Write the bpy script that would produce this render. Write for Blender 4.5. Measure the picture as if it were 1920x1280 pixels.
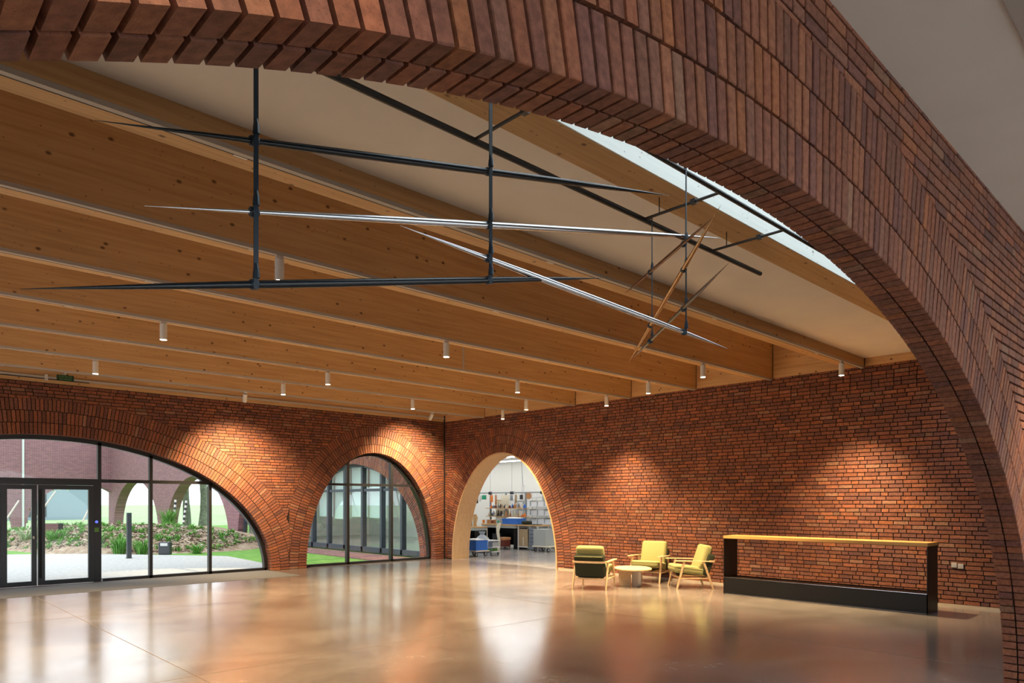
import bpy, bmesh, math, random
from mathutils import Vector, Matrix
R = math.radians
random.seed(7)
SC = bpy.context.scene
COL = SC.collection
for o in list(bpy.data.objects):
    bpy.data.objects.remove(o)

# ------------------------------------------------------------------ camera, sky, exposure
CAM_H, F_PX, HORIZON, YAW = 1.65, 1317.8, 940.7, R(43.548)
cam_data = bpy.data.cameras.new('camera')
cam = bpy.data.objects.new('camera', cam_data)
COL.objects.link(cam)
cam.location = (0, 0, CAM_H)
cam.rotation_euler = (R(90), 0, -YAW)
cam_data.sensor_width = 36
cam_data.lens = F_PX / 1920 * 36
cam_data.shift_y = (HORIZON - 640) / 1920
cam_data.clip_start = 0.05
cam_data.clip_end = 500
SC.camera = cam

world = bpy.data.worlds.new('overcast_sky')
SC.world = world
world.use_nodes = True
bg = world.node_tree.nodes['Background']
bg.inputs[0].default_value = (0.87, 0.935, 1.0, 1)
bg.inputs[1].default_value = 1.6

SC.view_settings.view_transform = 'Standard'
SC.view_settings.look = 'None'
SC.view_settings.gamma = 1
SC.view_settings.use_curve_mapping = False
SC.view_settings.exposure = 1.0
SC.cycles.use_denoising = True
SC.cycles.use_adaptive_sampling = True
SC.cycles.adaptive_threshold = 0.02
SC.cycles.max_bounces = 8
SC.cycles.diffuse_bounces = 4
SC.cycles.glossy_bounces = 4
SC.cycles.transparent_max_bounces = 16
SC.cycles.sample_clamp_indirect = 6
SC.cycles.caustics_reflective = False
SC.cycles.caustics_refractive = False

SPOT_COL = (1.0, 0.72, 0.39)
SPOT_W = 740
WASH_W = 780

# ------------------------------------------------------------------ room numbers (metres)
XR, YW, ZC = 12.72, 16.24, 3.98          # brick wall with doorway, window wall, top of brick
YA0, YA1 = 1.32, 1.54                    # faces of the arch wall
XL, YB = -8.0, -4.6
ARCH = (2.90, 4.67, 2.985)               # centre, half span, height
BIGW = (2.90, 4.56, 2.97)
SMALLW = (10.375, 2.005, 2.97)
DOORW = (13.82, 2.06, 2.975)
COURSE, JOINT, RINGT = 0.0685, 0.0140, 0.232
BEAMS = [16.24 - 1.645 * k for k in range(1, 9)]

# ------------------------------------------------------------------ mesh helpers
class MB:
    def __init__(s):
        s.v, s.f, s.c = [], [], []
    def add(s, vs, fs, col=None):
        n = len(s.v)
        s.v += [tuple(p) for p in vs]
        s.f += [tuple(i + n for i in f) for f in fs]
        s.c += [col or (1, 1, 1)] * len(vs)
        return s
    def box(s, x0, y0, z0, x1, y1, z1, col=None, M=None):
        vs = [(x0, y0, z0), (x1, y0, z0), (x1, y1, z0), (x0, y1, z0), (x0, y0, z1), (x1, y0, z1), (x1, y1, z1), (x0, y1, z1)]
        if M: vs = [M @ Vector(p) for p in vs]
        return s.add(vs, [(3, 2, 1, 0), (4, 5, 6, 7), (0, 1, 5, 4), (1, 2, 6, 5), (2, 3, 7, 6), (3, 0, 4, 7)], col)
    def tube(s, pts, rads, n=10, cap=True, col=None):
        pts = [Vector(p) for p in pts]
        vs, fs = [], []
        up = Vector((0, 0, 1))
        d0 = (pts[-1] - pts[0])
        if abs(d0.normalized().z) > 0.9: up = Vector((1, 0, 0))
        for i, p in enumerate(pts):
            a = pts[max(0, i - 1)]; b = pts[min(len(pts) - 1, i + 1)]
            t = (b - a).normalized()
            x = t.cross(up).normalized(); y = x.cross(t).normalized()
            for k in range(n):
                an = 2 * math.pi * k / n
                vs.append(p + (x * math.cos(an) + y * math.sin(an)) * rads[i])
        for i in range(len(pts) - 1):
            for k in range(n):
                a = i * n + k; b = i * n + (k + 1) % n
                fs.append((a, b, b + n, a + n))
        if cap:
            fs.append(tuple(range(n - 1, -1, -1)))
            fs.append(tuple(range((len(pts) - 1) * n, len(pts) * n)))
        return s.add(vs, fs, col)
    def cyl(s, p0, p1, r0, r1=None, n=14, col=None):
        return s.tube([p0, p1], [r0, r0 if r1 is None else r1], n, True, col)
    def prism(s, poly, to3, d0, d1, chamfer=0.0, col=None):
        """poly: ccw 2D points; to3(s,z,d) -> xyz; front face at depth d0, back at d1"""
        n = len(poly)
        if chamfer:
            cx = sum(p[0] for p in poly) / n; cz = sum(p[1] for p in poly) / n
            inn = []
            for p in poly:
                dx, dz = cx - p[0], cz - p[1]
                inn.append((p[0] + math.copysign(min(abs(dx), chamfer), dx), p[1] + math.copysign(min(abs(dz), chamfer), dz)))
            vs = [to3(p[0], p[1], d0) for p in inn] + [to3(p[0], p[1], d0 + chamfer) for p in poly] + [to3(p[0], p[1], d1) for p in poly]
            fs = [tuple(range(n))]
            for r in (0, n):
                for i in range(n):
                    j = (i + 1) % n
                    fs.append((r + i, r + n + i, r + n + j, r + j))
            fs.append(tuple(range(3 * n - 1, 2 * n - 1, -1)))
        else:
            vs = [to3(p[0], p[1], d0) for p in poly] + [to3(p[0], p[1], d1) for p in poly]
            fs = [tuple(range(n)), tuple(range(2 * n - 1, n - 1, -1))]
            for i in range(n):
                j = (i + 1) % n
                fs.append((i, n + i, n + j, j))
        return s.add(vs, fs, col)
    def rbox(s, sx, sy, sz, r, M, seg=3, col=None, puff=0.0):
        bm = bmesh.new()
        bmesh.ops.create_cube(bm, size=1.0)
        bmesh.ops.scale(bm, vec=(sx, sy, sz), verts=bm.verts)
        if puff:
            bmesh.ops.subdivide_edges(bm, edges=bm.edges[:], cuts=3, use_grid_fill=True)
            for v in bm.verts:
                k = (1 - (2 * v.co.x / sx) ** 2) * (1 - (2 * v.co.y / sy) ** 2)
                v.co.z *= 1 + puff * max(0, k)
            ed = [e for e in bm.edges if len(e.link_faces) == 2 and e.calc_face_angle(0) > 1.0]
        else:
            ed = bm.edges[:]
        bmesh.ops.bevel(bm, geom=ed, offset=r, segments=seg, affect='EDGES', profile=0.5)
        bm.verts.index_update()
        s.add([M @ v.co for v in bm.verts], [tuple(v.index for v in f.verts) for f in bm.faces], col)
        bm.free()
        return s
    def mesh(s, name):
        me = bpy.data.meshes.new(name)
        me.from_pydata(s.v, [], s.f)
        me.update()
        if any(c != (1, 1, 1) for c in s.c):
            at = me.color_attributes.new('bc', 'FLOAT_COLOR', 'POINT')
            flat = []
            for c in s.c: flat += [c[0], c[1], c[2], 1.0]
            at.data.foreach_set('color', flat)
        return me
    def build(s, name, mat, parent=None, smooth=False, fix=False):
        me = s.mesh(name)
        if fix:
            bm = bmesh.new(); bm.from_mesh(me); bmesh.ops.recalc_face_normals(bm, faces=bm.faces); bm.to_mesh(me); bm.free()
        if smooth:
            me.polygons.foreach_set('use_smooth', [True] * len(me.polygons))
            me.set_sharp_from_angle(angle=R(40))
        me.materials.append(mat)
        o = bpy.data.objects.new(name, me)
        COL.objects.link(o)
        if parent is not None: o.parent = parent
        return o

def tag(o, label=None, cat=None, group=None, kind=None):
    if label: o['label'] = label
    if cat: o['category'] = cat
    if group: o['group'] = group
    if kind: o['kind'] = kind
    return o
def thing(name, label, cat, loc=(0, 0, 0), rz=0, group=None):
    o = bpy.data.objects.new(name, None)
    COL.objects.link(o)
    o.location = loc
    o.rotation_euler = (0, 0, rz)
    o.empty_display_size = 0.2
    return tag(o, label, cat, group)
def struct_empty(name, label):
    o = bpy.data.objects.new(name, None)
    COL.objects.link(o)
    return tag(o, label, kind='structure')

# ------------------------------------------------------------------ materials
def new_mat(name):
    m = bpy.data.materials.new(name)
    m.use_nodes = True
    nt = m.node_tree
    return m, nt, nt.nodes['Principled BSDF']
def pm(name, col, rough=0.5, metal=0.0, spec=0.5, emit=None, estr=0.0, noise=0.0, nscale=20.0, bump=0.0):
    m, nt, b = new_mat(name)
    b.inputs['Base Color'].default_value = (*col, 1)
    b.inputs['Roughness'].default_value = rough
    b.inputs['Metallic'].default_value = metal
    b.inputs['Specular IOR Level'].default_value = spec
    if emit:
        b.inputs['Emission Color'].default_value = (*emit, 1)
        b.inputs['Emission Strength'].default_value = estr
    if noise or bump:
        g = nt.nodes.new('ShaderNodeNewGeometry')
        n = nt.nodes.new('ShaderNodeTexNoise')
        n.inputs['Scale'].default_value = nscale
        n.inputs['Detail'].default_value = 4
        nt.links.new(g.outputs['Position'], n.inputs['Vector'])
        if noise:
            r = nt.nodes.new('ShaderNodeValToRGB')
            r.color_ramp.elements[0].position = 0.3
            r.color_ramp.elements[1].position = 0.7
            r.color_ramp.elements[0].color = tuple(c * (1 - noise) for c in col) + (1,)
            r.color_ramp.elements[1].color = tuple(min(1, c * (1 + noise)) for c in col) + (1,)
            nt.links.new(n.outputs['Fac'], r.inputs['Fac'])
            nt.links.new(r.outputs['Color'], b.inputs['Base Color'])
        if bump:
            bp = nt.nodes.new('ShaderNodeBump')
            bp.inputs['Strength'].default_value = bump
            bp.inputs['Distance'].default_value = 0.01
            nt.links.new(n.outputs['Fac'], bp.inputs['Height'])
            nt.links.new(bp.outputs['Normal'], b.inputs['Normal'])
    return m

def brick_mat():
    m, nt, b = new_mat('brick_clay')
    N, L = nt.nodes.new, nt.links.new
    at = N('ShaderNodeAttribute'); at.attribute_name = 'bc'
    g = N('ShaderNodeNewGeometry')
    n1 = N('ShaderNodeTexNoise'); n1.inputs['Scale'].default_value = 34; n1.inputs['Detail'].default_value = 5
    n2 = N('ShaderNodeTexNoise'); n2.inputs['Scale'].default_value = 260; n2.inputs['Detail'].default_value = 3
    L(g.outputs['Position'], n1.inputs['Vector']); L(g.outputs['Position'], n2.inputs['Vector'])
    r = N('ShaderNodeValToRGB')
    r.color_ramp.elements[0].position = 0.32; r.color_ramp.elements[0].color = (0.66, 0.62, 0.62, 1)
    r.color_ramp.elements[1].position = 0.66; r.color_ramp.elements[1].color = (1.12, 1.1, 1.08, 1)
    L(n1.outputs['Fac'], r.inputs['Fac'])
    mx = N('ShaderNodeMix'); mx.data_type = 'RGBA'; mx.blend_type = 'MULTIPLY'; mx.inputs['Factor'].default_value = 1
    L(at.outputs['Color'], mx.inputs['A']); L(r.outputs['Color'], mx.inputs['B'])
    r2 = N('ShaderNodeValToRGB')
    r2.color_ramp.elements[0].position = 0.28; r2.color_ramp.elements[0].color = (0.35, 0.3, 0.3, 1)
    r2.color_ramp.elements[1].position = 0.40; r2.color_ramp.elements[1].color = (1, 1, 1, 1)
    L(n2.outputs['Fac'], r2.inputs['Fac'])
    mx2 = N('ShaderNodeMix'); mx2.data_type = 'RGBA'; mx2.blend_type = 'MULTIPLY'; mx2.inputs['Factor'].default_value = 0.7
    L(mx.outputs['Result'], mx2.inputs['A']); L(r2.outputs['Color'], mx2.inputs['B'])
    L(mx2.outputs['Result'], b.inputs['Base Color'])
    b.inputs['Roughness'].default_value = 0.72
    b.inputs['Specular IOR Level'].default_value = 0.35
    bp = N('ShaderNodeBump'); bp.inputs['Strength'].default_value = 0.35; bp.inputs['Distance'].default_value = 0.004
    L(n2.outputs['Fac'], bp.inputs['Height']); L(bp.outputs['Normal'], b.inputs['Normal'])
    return m

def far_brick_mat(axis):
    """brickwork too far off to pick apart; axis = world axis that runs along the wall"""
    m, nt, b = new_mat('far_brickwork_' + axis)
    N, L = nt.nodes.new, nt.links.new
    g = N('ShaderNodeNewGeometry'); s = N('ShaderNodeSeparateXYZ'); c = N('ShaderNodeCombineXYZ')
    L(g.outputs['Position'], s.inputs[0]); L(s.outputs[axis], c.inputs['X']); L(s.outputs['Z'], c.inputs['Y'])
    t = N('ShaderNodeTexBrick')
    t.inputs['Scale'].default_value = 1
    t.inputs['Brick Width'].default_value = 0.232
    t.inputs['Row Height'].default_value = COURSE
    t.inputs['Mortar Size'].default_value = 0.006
    t.inputs['Color1'].default_value = (0.33, 0.165, 0.178, 1)  # lilac reflection of the window glass is mixed into the brick colours
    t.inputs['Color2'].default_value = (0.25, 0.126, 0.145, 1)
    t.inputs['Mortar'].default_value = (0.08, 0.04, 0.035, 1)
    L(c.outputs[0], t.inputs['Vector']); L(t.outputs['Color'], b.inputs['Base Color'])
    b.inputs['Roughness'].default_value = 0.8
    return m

def wood_mat(name, base, dark, grain_axis='X', knots=True, rough=0.55, gs=1.0):
    m, nt, b = new_mat(name)
    N, L = nt.nodes.new, nt.links.new
    g = N('ShaderNodeNewGeometry'); mp = N('ShaderNodeMapping')
    sc = {'X': (0.35, 9, 9), 'Y': (9, 0.35, 9), 'Z': (9, 9, 0.35)}[grain_axis]
    mp.inputs['Scale'].default_value = tuple(q * gs for q in sc)
    L(g.outputs['Position'], mp.inputs['Vector'])
    n = N('ShaderNodeTexNoise'); n.inputs['Scale'].default_value = 3.2; n.inputs['Detail'].default_value = 6; n.inputs['Distortion'].default_value = 0.4
    L(mp.outputs[0], n.inputs['Vector'])
    r = N('ShaderNodeValToRGB')
    r.color_ramp.elements[0].position = 0.3; r.color_ramp.elements[0].color = (*dark, 1)
    r.color_ramp.elements[1].position = 0.62; r.color_ramp.elements[1].color = (*base, 1)
    L(n.outputs['Fac'], r.inputs['Fac'])
    out = r.outputs['Color']
    if knots:
        mk = N('ShaderNodeMapping')
        mk.inputs['Scale'].default_value = {'X': (3.2, 4.6, 4.6), 'Y': (4.6, 3.2, 4.6), 'Z': (4.6, 4.6, 3.2)}[grain_axis]
        L(g.outputs['Position'], mk.inputs['Vector'])
        vo = N('ShaderNodeTexVoronoi'); vo.inputs['Scale'].default_value = 1.5
        L(mk.outputs[0], vo.inputs['Vector'])
        kr = N('ShaderNodeValToRGB')
        kr.color_ramp.elements[0].position = 0.06; kr.color_ramp.elements[0].color = (1, 1, 1, 1)
        kr.color_ramp.elements[1].position = 0.14; kr.color_ramp.elements[1].color = (0, 0, 0, 1)
        L(vo.outputs['Distance'], kr.inputs['Fac'])
        mx = N('ShaderNodeMix'); mx.data_type = 'RGBA'
        vo2 = N('ShaderNodeTexVoronoi'); vo2.inputs['Scale'].default_value = 3.1
        L(mk.outputs[0], vo2.inputs['Vector'])
        kr2 = N('ShaderNodeValToRGB')
        kr2.color_ramp.elements[0].position = 0.045; kr2.color_ramp.elements[0].color = (0.7, 0.7, 0.7, 1)
        kr2.color_ramp.elements[1].position = 0.12; kr2.color_ramp.elements[1].color = (0, 0, 0, 1)
        L(vo2.outputs['Distance'], kr2.inputs['Fac'])
        km = N('ShaderNodeMath'); km.operation = 'MAXIMUM'
        L(kr.outputs['Color'], km.inputs[0]); L(kr2.outputs['Color'], km.inputs[1])
        L(km.outputs[0], mx.inputs['Factor']); L(out, mx.inputs['A'])
        mx.inputs['B'].default_value = (dark[0] * 0.30, dark[1] * 0.26, dark[2] * 0.25, 1)
        out = mx.outputs['Result']
    L(out, b.inputs['Base Color'])
    b.inputs['Roughness'].default_value = rough
    b.inputs['Specular IOR Level'].default_value = 0.3
    return m

def floor_mat(name, c0, c1, rough, rvar=0.1):
    m, nt, b = new_mat(name)
    N, L = nt.nodes.new, nt.links.new
    g = N('ShaderNodeNewGeometry')
    n1 = N('ShaderNodeTexNoise'); n1.inputs['Scale'].default_value = 0.75; n1.inputs['Detail'].default_value = 8; n1.inputs['Roughness'].default_value = 0.62
    n1.inputs['Distortion'].default_value = 0.8
    L(g.outputs['Position'], n1.inputs['Vector'])
    r = N('ShaderNodeValToRGB')
    r.color_ramp.elements[0].position = 0.33; r.color_ramp.elements[0].color = (*c0, 1)
    r.color_ramp.elements[1].position = 0.68; r.color_ramp.elements[1].color = (*c1, 1)
    L(n1.outputs['Fac'], r.inputs['Fac'])
    n2 = N('ShaderNodeTexNoise'); n2.inputs['Scale'].default_value = 14; n2.inputs['Detail'].default_value = 6
    L(g.outputs['Position'], n2.inputs['Vector'])
    r2 = N('ShaderNodeValToRGB')
    r2.color_ramp.elements[0].position = 0.3; r2.color_ramp.elements[0].color = (0.8, 0.8, 0.8, 1)
    r2.color_ramp.elements[1].position = 0.7; r2.color_ramp.elements[1].color = (1.08, 1.08, 1.08, 1)
    L(n2.outputs['Fac'], r2.inputs['Fac'])
    mx = N('ShaderNodeMix'); mx.data_type = 'RGBA'; mx.blend_type = 'MULTIPLY'; mx.inputs['Factor'].default_value = 1
    L(r.outputs['Color'], mx.inputs['A']); L(r2.outputs['Color'], mx.inputs['B'])
    L(mx.outputs['Result'], b.inputs['Base Color'])
    mr = N('ShaderNodeMapRange'); mr.inputs['To Min'].default_value = rough - rvar; mr.inputs['To Max'].default_value = rough + rvar
    n3 = N('ShaderNodeTexNoise'); n3.inputs['Scale'].default_value = 1.6; n3.inputs['Detail'].default_value = 7
    L(g.outputs['Position'], n3.inputs['Vector']); L(n3.outputs['Fac'], mr.inputs['Value'])
    L(mr.outputs['Result'], b.inputs['Roughness'])
    b.inputs['IOR'].default_value = 1.65
    b.inputs['Coat Weight'].default_value = 0.45
    b.inputs['Coat IOR'].default_value = 1.6
    b.inputs['Coat Roughness'].default_value = rough * 0.85
    b.inputs['Specular IOR Level'].default_value = 0.75
    return m

def glass_mat(name, tint, refl=0.06):
    m = bpy.data.materials.new(name); m.use_nodes = True
    nt = m.node_tree; nt.nodes.clear()
    N, L = nt.nodes.new, nt.links.new
    o = N('ShaderNodeOutputMaterial'); mix = N('ShaderNodeMixShader')
    tr = N('ShaderNodeBsdfTransparent'); tr.inputs[0].default_value = (*tint, 1)
    gl = N('ShaderNodeBsdfGlossy'); gl.inputs['Roughness'].default_value = 0.0
    lw = N('ShaderNodeLayerWeight'); lw.inputs['Blend'].default_value = 0.5
    p = N('ShaderNodeMath'); p.operation = 'POWER'; p.inputs[1].default_value = 3
    ma = N('ShaderNodeMath'); ma.operation = 'MULTIPLY_ADD'; ma.inputs[1].default_value = 0.55; ma.inputs[2].default_value = refl
    L(lw.outputs['Facing'], p.inputs[0]); L(p.outputs[0], ma.inputs[0]); L(ma.outputs[0], mix.inputs[0])
    L(tr.outputs[0], mix.inputs[1]); L(gl.outputs[0], mix.inputs[2]); L(mix.outputs[0], o.inputs[0])
    return m

M = {}
M['brick'] = brick_mat()
M['mortar'] = pm('dark_mortar', (0.020, 0.012, 0.009), 0.95, noise=0.3, nscale=30)
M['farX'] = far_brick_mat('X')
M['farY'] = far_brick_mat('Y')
M['clt'] = wood_mat('spruce_glulam', (0.62, 0.39, 0.19), (0.50, 0.295, 0.13), 'X')
M['cltY'] = wood_mat('spruce_ledger', (0.62, 0.39, 0.19), (0.50, 0.295, 0.13), 'Y')
M['cltwhite'] = wood_mat('white_limed_spruce', (0.86, 0.90, 0.86), (0.78, 0.82, 0.78), 'X')
M['ply'] = wood_mat('birch_ply', (0.66, 0.45, 0.25), (0.56, 0.36, 0.19), 'Z', knots=False)
M['oak'] = wood_mat('oiled_oak', (0.62, 0.38, 0.17), (0.48, 0.27, 0.11), 'Z', knots=False, rough=0.4)
M['ash'] = wood_mat('pale_ash', (0.70, 0.50, 0.29), (0.58, 0.39, 0.21), 'X', knots=False, rough=0.4)
M['counter'] = wood_mat('honey_oak_top', (0.62, 0.36, 0.12), (0.46, 0.24, 0.07), 'Y', knots=False, rough=0.35)
M['plaster'] = pm('white_plaster', (0.82, 0.785, 0.735), 0.9, noise=0.03, nscale=2)
M['floor'] = floor_mat('polished_concrete', (0.158, 0.130, 0.114), (0.295, 0.260, 0.236), 0.185, 0.075)
M['floor2'] = floor_mat('workshop_concrete', (0.34, 0.30, 0.27), (0.46, 0.42, 0.39), 0.25, 0.08)
M['saw'] = pm('sawcut_joint', (0.16, 0.11, 0.08), 0.7)
M['mat'] = pm('grey_mat_fibre', (0.13, 0.125, 0.118), 0.95, noise=0.2, nscale=60)
M['skirt'] = pm('pale_screed_edge', (0.52, 0.43, 0.33), 0.6)
M['alu'] = pm('black_window_aluminium', (0.012, 0.012, 0.014), 0.38)
M['aluL'] = pm('slate_window_aluminium', (0.05, 0.065, 0.085), 0.4)
M['glass'] = glass_mat('window_glass', (0.965, 0.985, 0.985), 0.02)
M['glassF'] = glass_mat('facade_glass', (0.90, 0.97, 0.96), 0.035)
M['track'] = pm('pale_grey_track', (0.46, 0.43, 0.40), 0.5)
M['slot'] = pm('dark_slot', (0.01, 0.01, 0.01), 0.7)
M['white'] = pm('white_enamel', (0.72, 0.70, 0.67), 0.45)
M['lamp'] = pm('lamp_glow', (1, 0.9, 0.7), 0.5, emit=(1.0, 0.80, 0.52), estr=45)
M['blacksteel'] = pm('black_steel', (0.010, 0.0095, 0.0095), 0.45, spec=0.25)
M['pipe'] = pm('black_pipe', (0.010, 0.009, 0.009), 0.45)
M['strap'] = pm('blue_black_strap', (0.018, 0.035, 0.055), 0.4)
M['sp_black'] = pm('black_lacquer', (0.008, 0.011, 0.016), 0.25, spec=0.5)
M['sp_steel'] = pm('brushed_steel', (0.72, 0.74, 0.78), 0.20, metal=1.0)
M['sp_bronze'] = pm('bronze', (0.52, 0.33, 0.17), 0.22, metal=1.0)
M['sp_brown'] = pm('dark_bronze', (0.16, 0.085, 0.05), 0.25, metal=0.9)
M['sp_gun'] = pm('gunmetal', (0.14, 0.14, 0.14), 0.22, metal=0.9)
M['lime'] = pm('lime_wool', (0.31, 0.295, 0.115), 0.92, noise=0.08, nscale=160, bump=0.15)
M['dkgreen'] = pm('bottle_green_wool', (0.022, 0.026, 0.012), 0.95)
M['exit'] = pm('exit_green', (0.010, 0.045, 0.018), 0.5)
M['exittext'] = pm('exit_lettering', (0.16, 0.34, 0.14), 0.5)
M['red'] = pm('red_plastic', (0.55, 0.09, 0.05), 0.4)
M['bluescreen'] = pm('blue_display', (0.02, 0.03, 0.5), 0.3, emit=(0.1, 0.15, 1.0), estr=0.8)
M['greenlab'] = pm('green_sticker', (0.13, 0.35, 0.06), 0.5)

# ------------------------------------------------------------------ brickwork
d_cam, r_cam = (math.sin(YAW), math.cos(YAW)), (math.cos(YAW), -math.sin(YAW))
def seen(p):
    """distance along the view and whether a point falls into the frame"""
    t = p[0] * d_cam[0] + p[1] * d_cam[1]
    if t < 0.3: return None
    u = 960 + F_PX * (p[0] * r_cam[0] + p[1] * r_cam[1]) / t
    v = HORIZON - F_PX * (p[2] - CAM_H) / t
    return t, u, v
def clip(poly, px, pz, nx, nz):
    out = []
    n = len(poly)
    for i in range(n):
        a, b = poly[i], poly[(i + 1) % n]
        da = (a[0] - px) * nx + (a[1] - pz) * nz; db = (b[0] - px) * nx + (b[1] - pz) * nz
        if da >= 0: out.append(a)
        if (da >= 0) != (db >= 0):
            k = da / (da - db)
            out.append((a[0] + (b[0] - a[0]) * k, a[1] + (b[1] - a[1]) * k))
    return out
def area(poly):
    return 0.5 * abs(sum(poly[i][0] * poly[(i + 1) % len(poly)][1] - poly[(i + 1) % len(poly)][0] * poly[i][1] for i in range(len(poly))))
def off_curve(arch, d, n=360):
    c, a, b = arch
    out = []
    for i in range(n + 1):
        th = math.pi * i / n
        nx, nz = b * math.cos(th), a * math.sin(th)
        q = math.hypot(nx, nz)
        out.append((c + a * math.cos(th) + d * nx / q, b * math.sin(th) + d * nz / q, nx / q, nz / q))
    return out
def ring_bricks(arch, k, pitch=COURSE, length=0.2185):
    """voussoirs of ring k as ccw polygons"""
    c, a, b = arch
    d = k * RINGT
    cur = off_curve(arch, d, 1400)
    L = [0]
    for i in range(1, len(cur)):
        L.append(L[-1] + math.hypot(cur[i][0] - cur[i - 1][0], cur[i][1] - cur[i - 1][1]))
    n = int(round(L[-1] / pitch)); p = L[-1] / n
    out = []; j = 0
    def at(s):
        nonlocal j
        while j < len(L) - 2 and L[j + 1] < s: j += 1
        f = (s - L[j]) / (L[j + 1] - L[j])
        A, B = cur[j], cur[j + 1]
        return [A[q] + (B[q] - A[q]) * f for q in range(4)]
    for i in range(n):
        A = at(i * p + JOINT / 2); B = at((i + 1) * p - JOINT / 2)
        pi_, po = math.hypot(A[0] - B[0], A[1] - B[1]), None
        Ao = (A[0] + A[2] * length, A[1] + A[3] * length); Bo = (B[0] + B[2] * length, B[1] + B[3] * length)
        # keep the joint parallel: pull outer corners in so the brick widens by half of the fan only
        out.append([(A[0], A[1]), Ao, Bo, (B[0], B[1])])
    return out
PAL = [(0.25, 0.098, 0.060), (0.275, 0.108, 0.064), (0.225, 0.088, 0.058), (0.31, 0.122, 0.066), (0.20, 0.084, 0.064), (0.24, 0.105, 0.070), (0.29, 0.104, 0.056)]
ODD = [(0.28, 0.145, 0.090), (0.15, 0.068, 0.056), (0.30, 0.155, 0.10), (0.34, 0.125, 0.055)]
def brick_col(rng, odd=0.09):
    c = rng.choice(ODD) if rng.random() < odd else rng.choice(PAL)
    k = rng.uniform(0.82, 1.15)
    return tuple(min(1, q * k) for q in c)

def lay_wall(s0, s1, zt, arches, rings, cuts, rng, z0=0.0):
    """list of (polygon, is_ring). cuts: vertical lines between neighbouring arches"""
    out = []
    bounds = [s0] + cuts + [s1]
    for ai, arch in enumerate(arches):
        lo, hi = bounds[ai], bounds[ai + 1]
        for k in range(rings):
            for poly in ring_bricks(arch, k):
                if max(p[0] for p in poly) < lo or min(p[0] for p in poly) > hi: continue
                if min(p[0] for p in poly) < lo: poly = clip(poly, lo + 0.003, 0, 1, 0)
                if len(poly) > 2 and max(p[0] for p in poly) > hi: poly = clip(poly, hi - 0.003, 0, -1, 0)
                if len(poly) > 2 and max(p[1] for p in poly) > zt: poly = clip(poly, 0, zt - 0.003, 0, -1)
                if len(poly) > 2 and min(p[1] for p in poly) < z0: poly = clip(poly, 0, z0, 0, 1)
                if len(poly) > 2 and area(poly) > 0.0008: out.append((poly, True))
    outer = []
    for arch in arches:
        outer.append(off_curve(arch, rings * RINGT - JOINT + 0.004, 240))
    row = 0; z = z0
    while z < zt - 0.01:
        zb, ze = z + JOINT / 2, min(z + COURSE - JOINT / 2, zt)
        s = s0 - rng.uniform(0, 0.3)
        st = row % 2
        while s < s1:
            ln = 0.2180 if (st % 2 == 0 or rng.random() < 0.25) else 0.105
            st += 1
            a, b = max(s, s0), min(s + ln, s1)
            s += ln + JOINT
            if b - a < 0.02: continue
            poly = [(a, zb), (b, zb), (b, ze), (a, ze)]
            ok = True
            for arch, oc in zip(arches, outer):
                c, ax, bz = arch
                m = rings * RINGT
                if a > c + ax + m or b < c - ax - m or zb > bz + m: continue
                best = None
                cx, cz = (a + b) / 2, (zb + ze) / 2
                # clip against the tangent at the curve point nearest to the brick's centre
                lim = 1e9
                for q in oc[::3]:
                    dd = (q[0] - cx) ** 2 + (q[1] - cz) ** 2
                    if dd < lim: lim, best = dd, q
                poly = clip(poly, best[0], best[1], best[2], best[3])
                if len(poly) < 3: ok = False; break
            if ok and len(poly) > 2 and area(poly) > 0.0003: out.append((poly, False))
        z += COURSE; row += 1
    return out

def place_bricks(polys, to3, parent, depth, chamfer, rng, limit=300, odd=0.09, extra=None):
    """the bricks that show largest become parts of their own, the others one stuff part"""
    items = []
    for poly, ring in polys:
        cx = sum(p[0] for p in poly) / len(poly); cz = sum(p[1] for p in poly) / len(poly)
        w = seen(to3(cx, cz, 0))
        score = 0
        if w and -20 < w[1] < 1940 and -20 < w[2] < 1290: score = area(poly) / w[0] ** 2
        items.append([score, poly, (depth, chamfer), to3])
    if extra: items += extra
    items.sort(key=lambda q: -q[0])
    rest = MB()
    for i, (sc_, poly, (dp, ch), f3) in enumerate(items):
        jit = rng.uniform(-0.0015, 0.0015)
        d0 = (dp[0] if isinstance(dp, tuple) else 0.0) + jit
        d1 = dp[1] if isinstance(dp, tuple) else dp
        if i < limit and sc_ > 0:
            mb = MB(); mb.prism(poly, f3, d0, d1, ch, brick_col(rng, odd))
            mb.build('brick', M['brick'], parent, fix=True)
        else:
            rest.prism(poly, f3, d0, d1, ch if sc_ > 0 else 0, brick_col(rng, odd))
    if rest.v:
        o = rest.build('brickwork', M['brick'], parent, fix=True)
        o['kind'] = 'stuff'

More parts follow.
